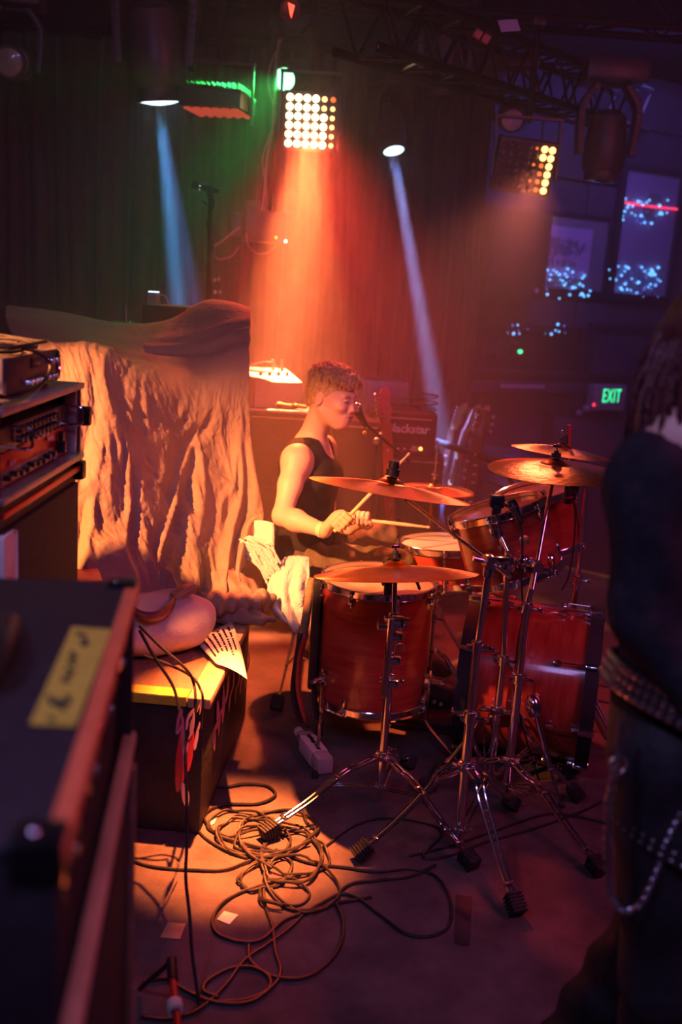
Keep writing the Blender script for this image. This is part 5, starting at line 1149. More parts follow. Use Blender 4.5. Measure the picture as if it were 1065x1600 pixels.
put(hd, 'handle', 'black_plastic', lambda m: m.tube(crom([V(hx-.11, 5.38, hz_), V(hx-.09, 5.38, hz_+.03), V(hx+.07, 5.38, hz_+.03), V(hx+.09, 5.38, hz_)], 5), .010, 8))
# blue-grey case on top and coiled cable
a = at(598, 617, 5.75); t = thing('flight_case', 'blue-grey ribbed case behind the guitar amplifier head', 'case', a-V(0, 0, .12))
put(t, 'case_body', 'case_blue', lambda m: m.box(a+V(0, .1, -.1), (.30, .2, .37), None, .03))
put(t, 'case_rib', 'case_blue', lambda m: m.box(a+V(-.11, -.005, -.1), (.03, .02, .36), None, .008)); put(t, 'case_rib', 'case_blue', lambda m: m.box(a+V(-.16, .0, -.1), (.03, .1, .34), None, .008))
t2_ = thing('flight_case', 'second blue-grey case standing lower behind the first', 'case', at(562, 620, 5.85)); put(t2_, 'case_body', 'case_blue', lambda m: m.box(at(560, 625, 5.88)+V(0, 0, -.12), (.10, .2, .36), None, .03))
m_ = MB(); m_.box((a.x-.05, 5.85, (a.z-.28)/2), (.5, .3, a.z-.30)); o = m_.build('amplifier_crate', 'tolex'); recenter(o); tag(o, 'dark crate carrying the blue-grey cases', 'crate')
cable('lead_coil', 'blue lit lead coiled on top of the guitar amplifier head', [V(hx+.06+.13*math.cos(k*.6), 5.42+.07*math.sin(k*.6), hz_+.008+.0035*k) for k in range(24)], .0045, 3)
# drummer's vocal microphone
t = thing('boom_microphone_stand', 'thin boom stand holding a microphone in front of the drummer face', 'microphone stand', at(588, 760, 4.45)); pb = at(590, 700, 4.45); pb.z = 0; pt = at(588, 690, 4.45)
put(t, 'pole', 'black_metal', lambda m: m.cyl(pb, pt, .009)); put(t, 'boom', 'black_metal', lambda m: m.cyl(at(570, 662, 4.3), at(640, 722, 4.6), .006)); put(t, 'boom_knob', 'chrome_dull', lambda m: (m.ball(pt, .018), m.ball(at(594, 680, 4.43), .012)))
put(t, 'round_base', 'black_metal', lambda m: m.lathe([(.001, .03), (.03, .028), (.13, .012), (.13, 0), (.001, 0)], 24, T(*pb)))
t = thing('vocal_microphone', 'grey microphone pointing at the drummer mouth', 'microphone', at(549, 643, 4.25))
put(t, 'mic_grille', 'chrome_dull', lambda m: m.ball(at(557, 637, 4.28), .024, 14)); put(t, 'mic_body', 'black_plastic', lambda m: m.tube([at(558, 642, 4.28), at(572, 666, 4.3)], [.019, .011], 14))
m_ = MB(); m_.ball(at(569, 677, 4.3), .011, 10); o = m_.build('yellow_clip', 'yellow_tape'); recenter(o); tag(o, 'tiny yellow-green clip beside the vocal microphone', 'clip')
# guitars
def guitar(name, label, loc, yaw, lean, body='dark_lacquer', neck='maple', fb='rosewood', head='strat', roll=0, hcol=None, bass=False, group='guitars on the rack'):
    s = 1.0; X = Matrix.Translation(V(loc))@rot('Z', yaw)@rot('X', lean)@rot('Y', roll)
    t = thing(name, label, 'guitar', loc, X.to_3x3(), group); L = lambda m, nm, mt, **k: m.build(nm, mt, t, local=True, **k)
    o = [(0, 0), (.10, .005), (.155, .05), (.168, .11), (.145, .17), (.115, .215), (.13, .26), (.155, .31), (.16, .36), (.135, .395), (.105, .385), (.085, .345), (.05, .325), (-.03, .33), (-.07, .36), (-.09, .42), (-.125, .455), (-.16, .435), (-.165, .37), (-.135, .29), (-.12, .225), (-.15, .165), (-.168, .10), (-.15, .045), (-.09, .005)]
    o = [(p.x, p.y) for p in crom([V(x, y, 0) for x, y in o]+[V(0, 0, 0)], 3)[:-1]]
    m_ = MB(); X0 = frame((0, 0, 0), (1, 0, 0), (0, 0, 1)); n = len(o); cx_, cy_ = 0, .2
    def ringp(sc, y): return [X0@V(cx_+(x-cx_)*sc, cy_+(z-cy_)*sc, y) for x, z in o]
    R_ = [ringp(.93, -.022), ringp(1, -.012), ringp(1, .012), ringp(.93, .022)]; vs_ = sum(R_, []); fs_ = [tuple(range(n)), tuple(range(3*n, 4*n))]
    for k in range(3): fs_ += [(k*n+i, k*n+(i+1) % n, (k+1)*n+(i+1) % n, (k+1)*n+i) for i in range(n)]
    m_.add(vs_, fs_); L(m_, 'body', body)
    ln = .56 if not bass else .72
    m_ = MB(); m_.add([V(x, y, z) for z, w_ in ((.28, .028), (.28+ln, .021)) for x, y in ((-w_, -.030), (w_, -.030), (w_*.9, -.012), (0, -.004), (-w_*.9, -.012))], [(0, 1, 6, 5), (1, 2, 7, 6), (2, 3, 8, 7), (3, 4, 9, 8), (4, 0, 5, 9), (0, 4, 3, 2, 1), (5, 6, 7, 8, 9)]); L(m_, 'neck', neck)
    m_ = MB(); m_.box((0, -.033, .28+ln/2), (.047, .006, ln)); L(m_, 'fretboard', fb)
    m_ = MB()
    for k in (3, 5, 7, 9, 12, 15, 17): z = .28+ln*(1-(1-2**(-k/12))*1.12) ; m_.box((0, -.037, z), (.022 if fb == 'rosewood' else .01, .002, .012))
    L(m_, 'fret_inlay', 'inlay')
    zt_ = .28+ln; hp = [(-.022, 0), (.022, 0), (.028, .03), (.038, .06), (.03, .10), (.042, .15), (.028, .175), (0, .165), (-.022, .13), (-.028, .05)] if head == 'strat' else [(-.022, 0), (.022, 0), (.042, .04), (.040, .10), (.046, .15), (.02, .145), (0, .155), (-.02, .145), (-.046, .15), (-.040, .10), (-.042, .04)]
    m_ = MB(); m_.prism(hp, -.007, .007, T(0, -.016, zt_)@rot('X', 90)@rot('X', -12)); hdp = L(m_, 'headstock', hcol or neck)
    pr = None
    for k in range(6):
        sd, zz = ((-1, .025+.022*k) if head == 'strat' else ((-1, 1)[k % 2], .035+.04*(k//2)))
        x_ = sd*(.034 if head == 'strat' else .050)
        if pr is None: q = MB(); q.cyl((0, 0, 0), (.016, 0, 0), .0035, n=6); q.ball((-.004, 0, 0), .010, 8, (.6, 1, 1.2)); q.cyl((.016, .006, 0), (.016, -.014, 0), .0045, n=8); pr = L(q, 'tuning_peg', 'chrome' if head == 'strat' else 'inlay'); pg = pr
        else: pg = pr.copy(); COL.objects.link(pg); pg.parent = t
        pg.matrix_local = T(x_, -.012+zz*.2, zt_+zz) @ (Matrix.Identity(4) if sd < 0 else rot('Z', 180))
    m_ = MB(); m_.prism([(-.05, .06), (.09, .08), (.10, .17), (.05, .20), (.07, .28), (.02, .31), (-.06, .30), (-.08, .2)], .023, .025, frame((0, 0, 0), (1, 0, 0), (0, 0, 1))); L(m_, 'pickguard', 'inlay' if body != 'dark_lacquer' else 'knob')
    m_ = MB(); [m_.box((0, -.030, z), (.075, .010, .018), None, .003) for z in (.13, .19, .25)]; L(m_, 'pickup', 'knob')
    m_ = MB(); m_.box((0, -.032, .075), (.08, .012, .03), None, .003); [m_.tube([V((k-2.5)*.009, -.042, .085), V((k-2.5)*.0065, -.0385, zt_), V((k-2.5)*.006, -.022, zt_+.03+.02*k)], .0007, 4) for k in range(6)]; L(m_, 'bridge_and_string', 'chrome')
    return t
zg = .13
def gl(x, y, Y): p = at(x, y, Y); p.z = zg; return p
def place_g(label, hx_, hy_, Y, yaw, lean, dz=0, **k):
    # headstock tip near the given pixel: solve the base point
    tip = at(hx_, hy_, Y); Xr = (rot('Z', yaw)@rot('X', lean)@rot('Y', k.get('roll', 0))).to_3x3(); off = Xr@V(0, -.015, (1.01 if not k.get('bass') else 1.17))
    b = tip-off; return guitar('electric_guitar', label, b, yaw, lean, **k), b
g1, b1_ = place_g('electric guitar with reddish headstock, first on the rack beside the amplifier', 718, 628, 5.9, -48, -10, body='blue_lacquer', neck='rosewood', hcol='maple')
g2, b2_ = place_g('white electric guitar on the rack, its body glaring bluish white in the beam', 738, 630, 5.75, -52, -11, body='white_lacquer', neck='maple', fb='maple')
g3, b3_ = place_g('pale blue electric guitar with maple headstock, third on the rack', 752, 632, 5.60, -50, -9, body='blue_lacquer', neck='maple')
g4, b4_ = place_g('dark electric guitar with block inlays and pearl pegs, last on the rack', 756, 634, 5.45, -30, -4, body='dark_lacquer', neck='dark_lacquer', head='gibson')
base_z = min(b.z for b in (b1_, b2_, b3_, b4_))
rkx = (b1_+b4_)/2
t = thing('guitar_rack', 'low tubular guitar rack holding a row of electric guitars', 'rack', V(rkx.x, rkx.y, 0)); 
dirr = (b4_-b1_); dirr.z = 0; dirr.normalize(); a0, a1 = b1_-dirr*.15, b4_+dirr*.2; sd = V(-dirr.y, dirr.x, 0)
for o_, z, rr in ((-.05, max(.05, base_z-.03), .014), (.12, max(.05, base_z-.03), .014), (.22, .62, .016)):
    put(t, 'rack_bar', 'black_metal', lambda m: m.cyl(V(a0.x, a0.y, z)+sd*o_, V(a1.x, a1.y, z)+sd*o_, rr))
for e in (a0, a1): put(t, 'rack_end', 'black_metal', lambda m: (m.cyl(V(e.x, e.y, 0)+sd*-.05, V(e.x, e.y, 0)+sd*.12, .014), m.cyl(V(e.x, e.y, 0)+sd*.12, V(e.x, e.y, .62)+sd*.22, .014), m.cyl(V(e.x, e.y, 0)+sd*-.05, V(e.x, e.y, max(.06, base_z))+sd*-.05, .014)))
put(t, 'neck_rest', 'black_metal', lambda m: m.tube([V(a0.x, a0.y, zat(735, 700, 5.7))+sd*.03, V(a1.x, a1.y, zat(735, 700, 5.7))+sd*.03], .022, 10))
put(t, 'rest_post', 'black_metal', lambda m: [m.cyl(V(e.x, e.y, .6)+sd*.2, V(e.x, e.y, zat(735, 700, 5.7))+sd*.03, .012) for e in (a0, a1)])
# blue cloth pile beyond the rack
m_ = MB(); c0 = at(800, 715, 6.0)
f_ = Field((c0.x-.35, c0.y-.2, .0), (c0.x+.35, c0.y+.3, c0.z+.12), .012); f_.ell(c0+V(-.02, .05, -.02), (.26, .12, .06), rot('Y', 10), .03); f_.ell(c0+V(.0, .05, -.4), (.20, .12, .42), None, .05); f_.noise(.008, 20, 1); f_.cut((0, 0, .01), (0, 0, -1))
o = f_.build('covered_stand', 'case_blue'); recenter(o); tag(o, 'blue-grey cloth covered stand just beyond the guitar rack', 'covered stand')
# red necked bass standing behind the boom cymbal
g5, b5_ = place_g('bass guitar with a glossy red neck standing upright behind the boom cymbal', 600, 606, 4.75, 20, 0, body='dark_lacquer', neck='red_lacquer', fb='red_lacquer', bass=True, roll=-7, group=None)
t = thing('guitar_stand', 'small stand under the red necked bass', 'guitar stand', V(b5_.x, b5_.y+.05, 0))
put(t, 'support_frame', 'black_metal', lambda m: (m.tube([V(b5_.x-.12, b5_.y-.08, .01), V(b5_.x, b5_.y+.06, .10), V(b5_.x+.12, b5_.y-.08, .01)], .010), m.tube([V(b5_.x, b5_.y+.06, .10), V(b5_.x, b5_.y+.1, .55)], .010), m.tube([V(b5_.x-.10, b5_.y-.05, max(.04, b5_.z-.01)), V(b5_.x+.10, b5_.y-.05, max(.04, b5_.z-.01))], .012)))
# ---------------------------------------------------------------- the drummer
def nv(v): return np.array(v, float)
HC = at(519, 622, 3.97)
fa, ft_ = math.radians(-33), math.radians(-9)
hf = V(math.cos(fa)*math.cos(ft_), math.sin(fa)*math.cos(ft_), math.sin(ft_)); hs_ = V(0, 0, 1).cross(hf).normalized(); hu = hf.cross(hs_).normalized()
HR = Matrix((hf, hs_, hu)).transposed()
def h(x, y, z): return HC+hf*x+hs_*y+hu*z
ba = math.radians(-14); bf = V(math.cos(ba), math.sin(ba), 0); bs_ = V(-math.sin(ba), math.cos(ba), 0); BR = Matrix((bf, bs_, V(0, 0, 1))).transposed()
CH = at(484, 748, 4.03); AB = at(477, 830, 4.03); PE = V(AB.x-.005, 4.03, .545)
def b_(c, x, y, z): return c+bf*x+bs_*y+V(0, 0, z)
SR, SL = b_(CH, -.012, -.165, .100), b_(CH, .0, .165, .10)
ER, WR_ = at(441, 806, 3.74), at(506, 829, 3.59)
EL, WL = at(512, 822, 4.26), at(545, 826, 4.03)
# sticks
GR = at(535, 817, 3.53); TR = at(655, 692, 3.62); dR = (TR-GR).normalized()
GL = at(563, 812, 3.92); TL = at(716, 829, 3.86); dL = (TL-GL).normalized()
def drumstick(label, g, d, back, L=.405):
    a = g-d*back; t = thing('drumstick', label, 'drumstick', a, group=None)
    put(t, 'shaft', 'stick', lambda m: m.tube([a, a+d*.004, a+d*(L-.10), a+d*(L-.03), a+d*(L-.02)], [.0045, .0072, .0072, .0042, .0036], 12))
    put(t, 'tip', 'stick', lambda m: m.ball(a+d*(L-.012), .0058, 10, (1, 1, 1.5), basis(d)))
drumstick('wooden drumstick raised behind the boom crash cymbal in the drummer nearer hand', GR, dR, .045)
drumstick('wooden drumstick held level over the white snare head in the drummer far hand', GL, dL, .12)
bodyF = Field((-.36, 3.44, .50), (.22, 4.36, 1.42), .0042)
F_ = bodyF
def hand(F, W_, G, a, n, thumb=1):
    w_ = (W_-G); w_ -= a*w_.dot(a); w_.normalize(); n = n-a*n.dot(a)-w_*n.dot(w_); n.normalize()
    F.ell(G+w_*.045+n*.010, (.036, .040, .017), Matrix((w_, a, n)).transposed(), .012)
    F.cap(W_, G+w_*.05+n*.008, .022, .024, .02)
    for i in range(4):
        o = a*((1.5-i)*.0188); L_ = (1.0, 1.1, 1.03, .82)[i]
        k = G+o+w_*.028+n*.017; p = G+o-w_*.012*L_+n*.024; q = G+o-w_*.026*L_-n*.001; e = G+o*.96-w_*.008-n*.019
        F.cap(W_.lerp(k, .45), k, .015, .0105, .012); F.cap(k, p, .0102, .0092, .003); F.cap(p, q, .0092, .0084, .003); F.cap(q, e, .0083, .0072, .003)
    b = G+w_*.058+a*.022*thumb-n*.004; m = G+w_*.026+a*.040*thumb-n*.012; e = G+w_*.0+a*.046*thumb-n*.013; e2 = G-w_*.014+a*.040*thumb-n*.012
    F.cap(b, m, .0165, .0115, .01); F.cap(m, e, .0112, .0095, .003); F.cap(e, e2, .0095, .008, .003)
# torso
F_.ell(CH+V(0, 0, -.01), (.108, .160, .165), BR, .03); F_.ell(b_(CH, -.02, 0, .06), (.095, .150, .10), BR, .04); F_.ell(AB+V(0, 0, .01), (.098, .135, .17), BR, .05); F_.ell(PE, (.115, .158, .10), BR, .05)
NB = b_(CH, -.005, 0, .150); F_.cap(NB, h(-.035, 0, -.055), .058, .050, .03); F_.cap(NB+V(0, 0, -.02), SR+V(0, 0, .0), .048, .045, .05); F_.cap(NB+V(0, 0, -.02), SL+V(0, 0, .0), .048, .045, .05)
F_.ell(b_(CH, .060, -.075, .02), (.045, .075, .055), BR, .04); F_.ell(b_(CH, .060, .075, .02), (.045, .075, .055), BR, .04)
for S_, E_, W_ in ((SR, ER, WR_), (SL, EL, WL)):
    F_.ell(S_, (.056, .052, .060), None, .04); m = S_.lerp(E_, .45)
    F_.cap(S_, m, .050, .047, .03); F_.cap(m, E_, .046, .037, .02); fm_ = E_.lerp(W_, .33); F_.cap(E_, fm_, .038, .042, .02); F_.cap(fm_, W_, .041, .025, .02)
hand(F_, WR_, GR, dR, V(-.2, -.6, .75)); hand(F_, WL, GL, dL, V(-.1, -.5, .8))
# head
F_.ell(h(-.020, 0, .030), (.098, .076, .098), HR, .02); F_.ell(h(.030, 0, -.022), (.064, .060, .088), HR, .03)
F_.ell(h(.012, 0, -.060), (.062, .056, .045), HR, .02); F_.ell(h(.066, 0, -.087), (.028, .027, .023), HR, .025); F_.ell(h(.058, 0, -.055), (.040, .036, .035), HR, .025)
F_.cap(h(.0, .052, -.045), h(.058, .016, -.092), .018, .016, .02); F_.cap(h(.0, -.052, -.045), h(.058, -.016, -.092), .018, .016, .02)
F_.cap(h(.078, -.034, .030), h(.086, .0, .030), .010, .011, .014); F_.cap(h(.078, .034, .030), h(.086, .0, .030), .010, .011, .014)
for s_ in (-1, 1):
    F_.ell(h(.095, s_*.030, .010), (.011, .017, .009), HR, .012, sub=True); F_.ell(h(.072, s_*.040, -.018), (.020, .020, .016), HR, .02)
F_.cap(h(.090, 0, .016), h(.104, 0, -.018), .0075, .0095, .010); F_.ell(h(.104, 0, -.023), (.010, .009, .0085), HR, .006); F_.ell(h(.098, .012, -.027), (.009, .007, .007), HR, .005); F_.ell(h(.098, -.012, -.027), (.009, .007, .007), HR, .005)
F_.ell(h(.090, 0, -.052), (.012, .024, .012), HR, .012); F_.cap(h(.093, -.022, -.053), h(.101, 0, -.053), .003, .0028, .003, sub=True); F_.cap(h(.093, .022, -.053), h(.101, 0, -.053), .003, .0028, .003, sub=True)
for s_ in (-1, 1):
    F_.ell(h(-.012, s_*.076, -.002), (.018, .007, .031), Matrix((hf, hs_, hu)).transposed()@rot('Y', 10).to_3x3(), .005); F_.ell(h(-.006, s_*.083, -.0), (.008, .005, .018), HR, .003, sub=True)
dm = thing('person', 'drummer in a black sleeveless shirt, fair curly hair, seated and playing with two sticks', 'person', V(PE.x, PE.y, .46))
body = F_.build('body', ['skin'], dm)
for s_ in (-1, 1):
    put(dm, 'eye', 'eye_white', lambda m: m.ball(h(.0795, s_*.030, .010), .0115, 14))
    e_ = dm.children[-1] if dm.children else None
    put(dm, 'iris', 'iris', lambda m: m.ball(h(.0885, s_*.030+.001, .007), .0045, 10, (1, 1, 1)))
    put(dm, 'eyelid', 'skin', lambda m: m.tube(crom([h(.082, s_*.030-.016, .010), h(.0915, s_*.030-.006, .0175), h(.0915, s_*.030+.006, .0175), h(.082, s_*.030+.016, .010)], 4), .0034, 8))
    put(dm, 'eyebrow', 'hair', lambda m: m.tube(crom([h(.090, s_*.012, .029), h(.093, s_*.026, .034), h(.084, s_*.044, .030)], 5), [.0034]*5+[.003]*5+[.0015], 8))
put(dm, 'lips', 'lip', lambda m: (m.tube(crom([h(.093, -.021, -.053), h(.1005, -.008, -.0485), h(.102, 0, -.0495), h(.1005, .008, -.0485), h(.093, .021, -.053)], 4), [.0015]+[.0036]*15+[.0015], 8), m.tube(crom([h(.092, -.019, -.0545), h(.100, 0, -.059), h(.092, .019, -.0545)], 5), [.0015]+[.004]*9+[.0015], 8)))
# hair: cropped sides, longer tousled top
hf_ = Field(HC-V(.17, .17, .16), HC+V(.17, .17, .20), .0034)
hf_.ell(h(-.021, 0, .031), (.1005, .0785, .0995), HR, .02)
hf_.cap(h(-.065, 0, .0), h(-.062, 0, -.035), .052, .046, .02)
nrm_ = (hf*.50-hu*.86).normalized(); hf_.cut(h(.0, 0, -.004), nrm_); hf_.cut(h(.066, 0, .05), (hf*.95+hu*-.35))
hf_.ell(h(-.012, 0, .086), (.102, .080, .048), HR, .02); hf_.ell(h(.060, 0, .084), (.048, .064, .034), HR, .02)
def hw_(P):
    Q = (P-nv(HC))@np.array(HR); th = np.arctan2(Q[:, 1], Q[:, 0]+.02); top = np.clip((Q[:, 2]-.045)/.03, 0, 1)
    return -top*(.0055*np.sin(Q[:, 0]*150+3*np.sin(Q[:, 1]*70))*np.cos(Q[:, 1]*120+Q[:, 2]*90)+.003*np.sin(Q[:, 0]*310+Q[:, 1]*210))
hf_.wave(hw_)
hair = hf_.build('hair', 'hair', dm, smooth_iter=0)
r = random.Random(12); m_ = MB()
for k in range(900):
    th = r.uniform(-math.pi, math.pi); ph = r.uniform(0, 1)**.7*1.25
    x, y, z = math.sin(ph)*math.cos(th), math.sin(ph)*math.sin(th), math.cos(ph)
    p = h(-.006+.100*x, .080*y, .066+.066*z); 
    if (p-HC).dot(hu) < .055 and x < .55: continue
    out = (hf*x+hs_*y+hu*z).normalized(); fwd = (hf*.8+hs_*r.uniform(-.6, .6)+hu*(-.25 if x > .4 else .1)); fwd -= out*fwd.dot(out)*.8; fwd.normalize()
    L_ = r.uniform(.018, .045); c_ = out.cross(fwd)*r.uniform(-1, 1)
    pts = [p-out*.006, p+fwd*L_*.35+out*.007, p+fwd*L_*.7+out*.007+c_*.008, p+fwd*L_+out*(-.001)+c_*.014]
    m_.tube(crom(pts, 2), [.0024, .0028, .0028, .0026, .0022, .0014, .0005], 5)
lk = m_.build('hair_lock', 'hair', dm); lk['kind'] = 'stuff'
# sleeveless shirt
sf = Field((-.34, 3.80, .48), (.16, 4.28, 1.12), .005)
ex = .009
sf.ell(CH+V(0, 0, -.01), (.108+ex, .160+ex, .165+ex), BR, .03); sf.ell(b_(CH, -.02, 0, .06), (.095+ex, .150+ex, .10+ex), BR, .04); sf.ell(AB+V(0, 0, .01), (.098+ex*1.8, .135+ex*1.8, .17), BR, .05); sf.ell(PE+V(0, 0, .02), (.118+ex, .158+ex, .085), BR, .05)
sf.ell(b_(CH, .060, -.075, .02), (.045+ex, .075+ex, .055+ex), BR, .04); sf.ell(b_(CH, .060, .075, .02), (.045+ex, .075+ex, .055+ex), BR, .04)
sf.cap(NB+V(0, 0, -.02), SR.lerp(NB, .25), .048+ex, .045+ex, .05); sf.cap(NB+V(0, 0, -.02), SL.lerp(NB, .25), .048+ex, .045+ex, .05)
sf.wave(lambda P: .004*np.sin(P[:, 2]*70+4*np.sin(P[:, 0]*14+P[:, 1]*9))*np.clip((.86-P[:, 2])/.15, 0.1, 1)+.003*np.sin((P[:, 0]+P[:, 2])*55)*np.cos(P[:, 1]*20))
for S_, sg in ((SR, -1), (SL, 1)):
    sf.cap(b_(S_, .005, sg*.045, .07), b_(S_, .005, sg*.05, -.10), .072, .062, .006, sub=True)
sf.cap(b_(NB, .0, 0, .02), b_(NB, -.01, 0, .14), .070, .09, .008, sub=True); sf.ell(b_(NB, .075, 0, .0), (.045, .060, .060), BR, .01, sub=True)
sf.build('sleeveless_shirt', 'black_cloth', dm)
put(dm, 'wristband', 'wristband', lambda m: m.ring(.0275, .0, Matrix.Translation(ER.lerp(WR_, .97))@basis(WR_-ER).to_4x4(), 28, sq=(.006, .020)))
# trousers
KR, AR = V(.235, 3.80, .605), V(.325, 3.70, .16); KL, AL = V(.19, 4.27, .60), V(.30, 4.10, .15)
tf = Field((-.36, 3.58, .06), (.44, 4.44, .74), .0065)
tf.ell(PE+V(0, 0, -.005), (.128, .168, .085), BR, .04)
for HP, K_, A_ in ((b_(PE, .03, -.09, .0), KR, AR), (b_(PE, .03, .09, .0), KL, AL)):
    m = HP.lerp(K_, .5); tf.cap(HP, m, .092, .083, .03); tf.cap(m, K_, .083, .068, .02); tf.cap(K_, K_.lerp(A_, .35), .066, .066, .02); tf.cap(K_.lerp(A_, .35), A_, .066, .052, .02)
tf.wave(lambda P: .007*np.sin(P[:, 0]*46+3*np.sin(P[:, 2]*24)+P[:, 1]*15)*np.cos(P[:, 2]*40+P[:, 0]*12)+.003*np.sin(P[:, 0]*120+P[:, 2]*60))
tf.cut((0, 0, .125), (0, 0, -1))
tf.build('trousers', 'trousers', dm)
def shoe(K, toe_dir, tilt, label):
    d = V(*toe_dir).normalized(); s_ = V(-d.y, d.x, 0); f = Field(K+V(-.22, -.22, -.06), K+V(.30, .25, .13), .005)
    dd = d+V(0, 0, tilt)
    f.cap(K-d*.03+V(0, 0, .02), K+dd*.10, .040, .040, .03); f.cap(K+dd*.08, K+dd*.17+V(0, 0, -.012), .040, .032, .03); f.cap(K+V(0, 0, .03), K+V(0, 0, .08), .038, .040, .03)
    f.cut(nv(K+V(0, 0, -.022)), nv(dd.cross(s_)*-1 if 0 else V(d.x*tilt, d.y*tilt, -1)))
    o = f.build('shoe', 'sneaker', dm)
    n_ = MB(); n_.prism([(-.07, -.036), (.10, -.040), (.17, -.034), (.20, 0), (.17, .034), (.10, .040), (-.07, .036), (-.078, 0)], -.034, -.020, frame(K, dd, s_)); n_.build('sole', 'rubber', o)
    for k in range(3):
        q = K+dd*(.035+.026*k)-s_*.0405; st = MB(); st.box(q+V(0, 0, .008), (.010, .006, .052), frame((0, 0, 0), d, (0, 0, 1))@rot('Y', 0)@rot('Z', 25)); st.build('stripe', 'white_tape', o)
shoe(V(.36, 3.695, .118), (1, -.15, 0), -.20, ''); shoe(V(.33, 4.09, .105), (1, -.1, 0), -.1, '')
# throne
t = thing('drum_throne', 'drum stool the drummer sits on, with chrome tripod legs', 'stool', V(PE.x, PE.y, 0))
put(t, 'seat_cushion', 'leather', lambda m: m.lathe([(.001, .40), (.15, .40), (.165, .42), (.165, .455), (.15, .475), (.001, .478)], 36, T(PE.x, PE.y, 0)))
put(t, 'post', 'chrome', lambda m: m.cyl((PE.x, PE.y, .10), (PE.x, PE.y, .41), .014))
for foot in (fl(432, 1112), V(PE.x+.16, PE.y-.28, 0), V(PE.x+.02, PE.y+.3, 0)):
    f = V(foot.x, foot.y, .02); hb_ = V(PE.x, PE.y, .33); lg = put(t, 'leg', 'chrome', lambda m: (m.cyl(hb_, f, .006), m.cyl(V(PE.x, PE.y, .12), hb_.lerp(f, .6), .005), m.ball(hb_.lerp(f, .6), .009)))
    foot_mesh(f+V(0, 0, .012), f-hb_).build('rubber_foot', 'rubber', lg)
# towel hanging from the stool
Ct = [[at(x, y, Y) for x, y, Y in row] for row in (
 ((446, 872, 3.80), (462, 868, 3.76), (482, 872, 3.74)), ((428, 892, 3.70), (456, 882, 3.64), (484, 890, 3.66)), ((398, 920, 3.62), (444, 922, 3.56), (486, 925, 3.62)), ((424, 960, 3.60), (450, 966, 3.56), (482, 950, 3.62)), ((440, 965, 3.62), (460, 995, 3.57), (478, 975, 3.62)))]
G = sheet(Ct, 40, 36); rows = []
for i in range(41):
    rr = []
    for j in range(37):
        u, v = i/40, j/36; nn = V(.2, -1, .1).normalized(); rr.append(G[i][j]+nn*(.014*math.sin(v*17+2*math.sin(u*4))*(.3+u)+.007*mnoise.noise(V(u*9, v*9, 1)))+V(0, 0, .008*math.sin(v*9)*u))
    rows.append(rr)
m_ = MB(); m_.grid(rows); o = m_.build('hand_towel', 'towel', normals=False, angle=180); o.modifiers.new('thickness', 'SOLIDIFY').thickness = .006; recenter(o); tag(o, 'bright white towel hanging down from the drummer stool', 'towel')
# stick bag hooked on the floor tom
t = thing('stick_bag', 'narrow stick bag with dangling black straps hooked on the floor tom side', 'bag', at(478, 990, 3.5)); a, b = at(487, 905, 3.50), at(474, 990, 3.52)
put(t, 'bag_side', 'wood_light', lambda m: m.tube(crom([a, a.lerp(b, .5), b], 4), .016, 10)); a2, b2 = at(497, 905, 3.45), at(487, 1075, 3.47)
put(t, 'bag_body', 'leather', lambda m: m.box(a2.lerp(b2, .5)+V(.0, .03, 0), (.035, .10, (a2-b2).length), basis(a2-b2, (0, 1, 0)), .012))
for k, pl in enumerate((((470, 990), (462, 1040), (458, 1085), (468, 1125), (482, 1138)), ((478, 990), (468, 1030), (466, 1080), (478, 1130)), ((490, 1070), (492, 1100), (497, 1125), (500, 1150)))):
    P = [at(x, y, 3.40) for x, y in pl]; P = [V(p.x, p.y, max(p.z, .03)) for p in P]; cr = crom(P, 4)
    put(t, 'strap', 'red_lacquer' if k == 1 else 'leather', lambda m: m.grid([[p+V(-.010, 0, .002) for p in cr], [p+V(.010, .006, -.002) for p in cr]]), normals=False).modifiers.new('thickness', 'SOLIDIFY').thickness = .003
put(t, 'strap_clip', 'black_plastic', lambda m: m.box(at(498, 1135, 3.4), (.03, .012, .05), None, .005))
# carton style bottle on the floor
a, b = fl(478, 1158, .035), fl(504, 1192, .035); d = (b-a).normalized(); t = thing('water_bottle', 'squarish clear plastic water bottle lying on the carpet by the floor tom leg', 'bottle', V(a.x, a.y, 0)); s_ = V(-d.y, d.x, 0); Rb_ = Matrix((s_, d, V(0, 0, 1)*1)).transposed(); c_ = (a+b)/2; L_ = (b-a).length+.06
Rb_ = Matrix((d.cross(V(0, 0, 1)), d, V(0, 0, 1))).transposed()
put(t, 'bottle_body', 'clear_plastic', lambda m: (m.box(c_, (.062, L_, .062), Rb_, .014), m.lathe([(.028, -.012), (.024, .01), (.013, .035), (.012, .04)], 16, Matrix.Translation(c_-d*(L_/2))@basis(-d).to_4x4())))
put(t, 'label_wrap', 'label_paper', lambda m: m.box(c_-d*.01, (.0635, L_*.62, .0635), Rb_, .012))
put(t, 'cap', 'label_paper', lambda m: m.lathe([(.012, -.03), (.014, -.01), (.017, -.008), (.017, .010), (.001, .012)], 16, Matrix.Translation(c_-d*(L_/2+.05))@basis(-d).to_4x4()))
def f(m):
    squiggle(m, frame(c_+V(0, 0, .0325)-d*.01, d, d.cross(V(0, 0, 1))*-1), L_*.5, .016, 6, .002, 8)
put(t, 'lettering', 'ink', f)

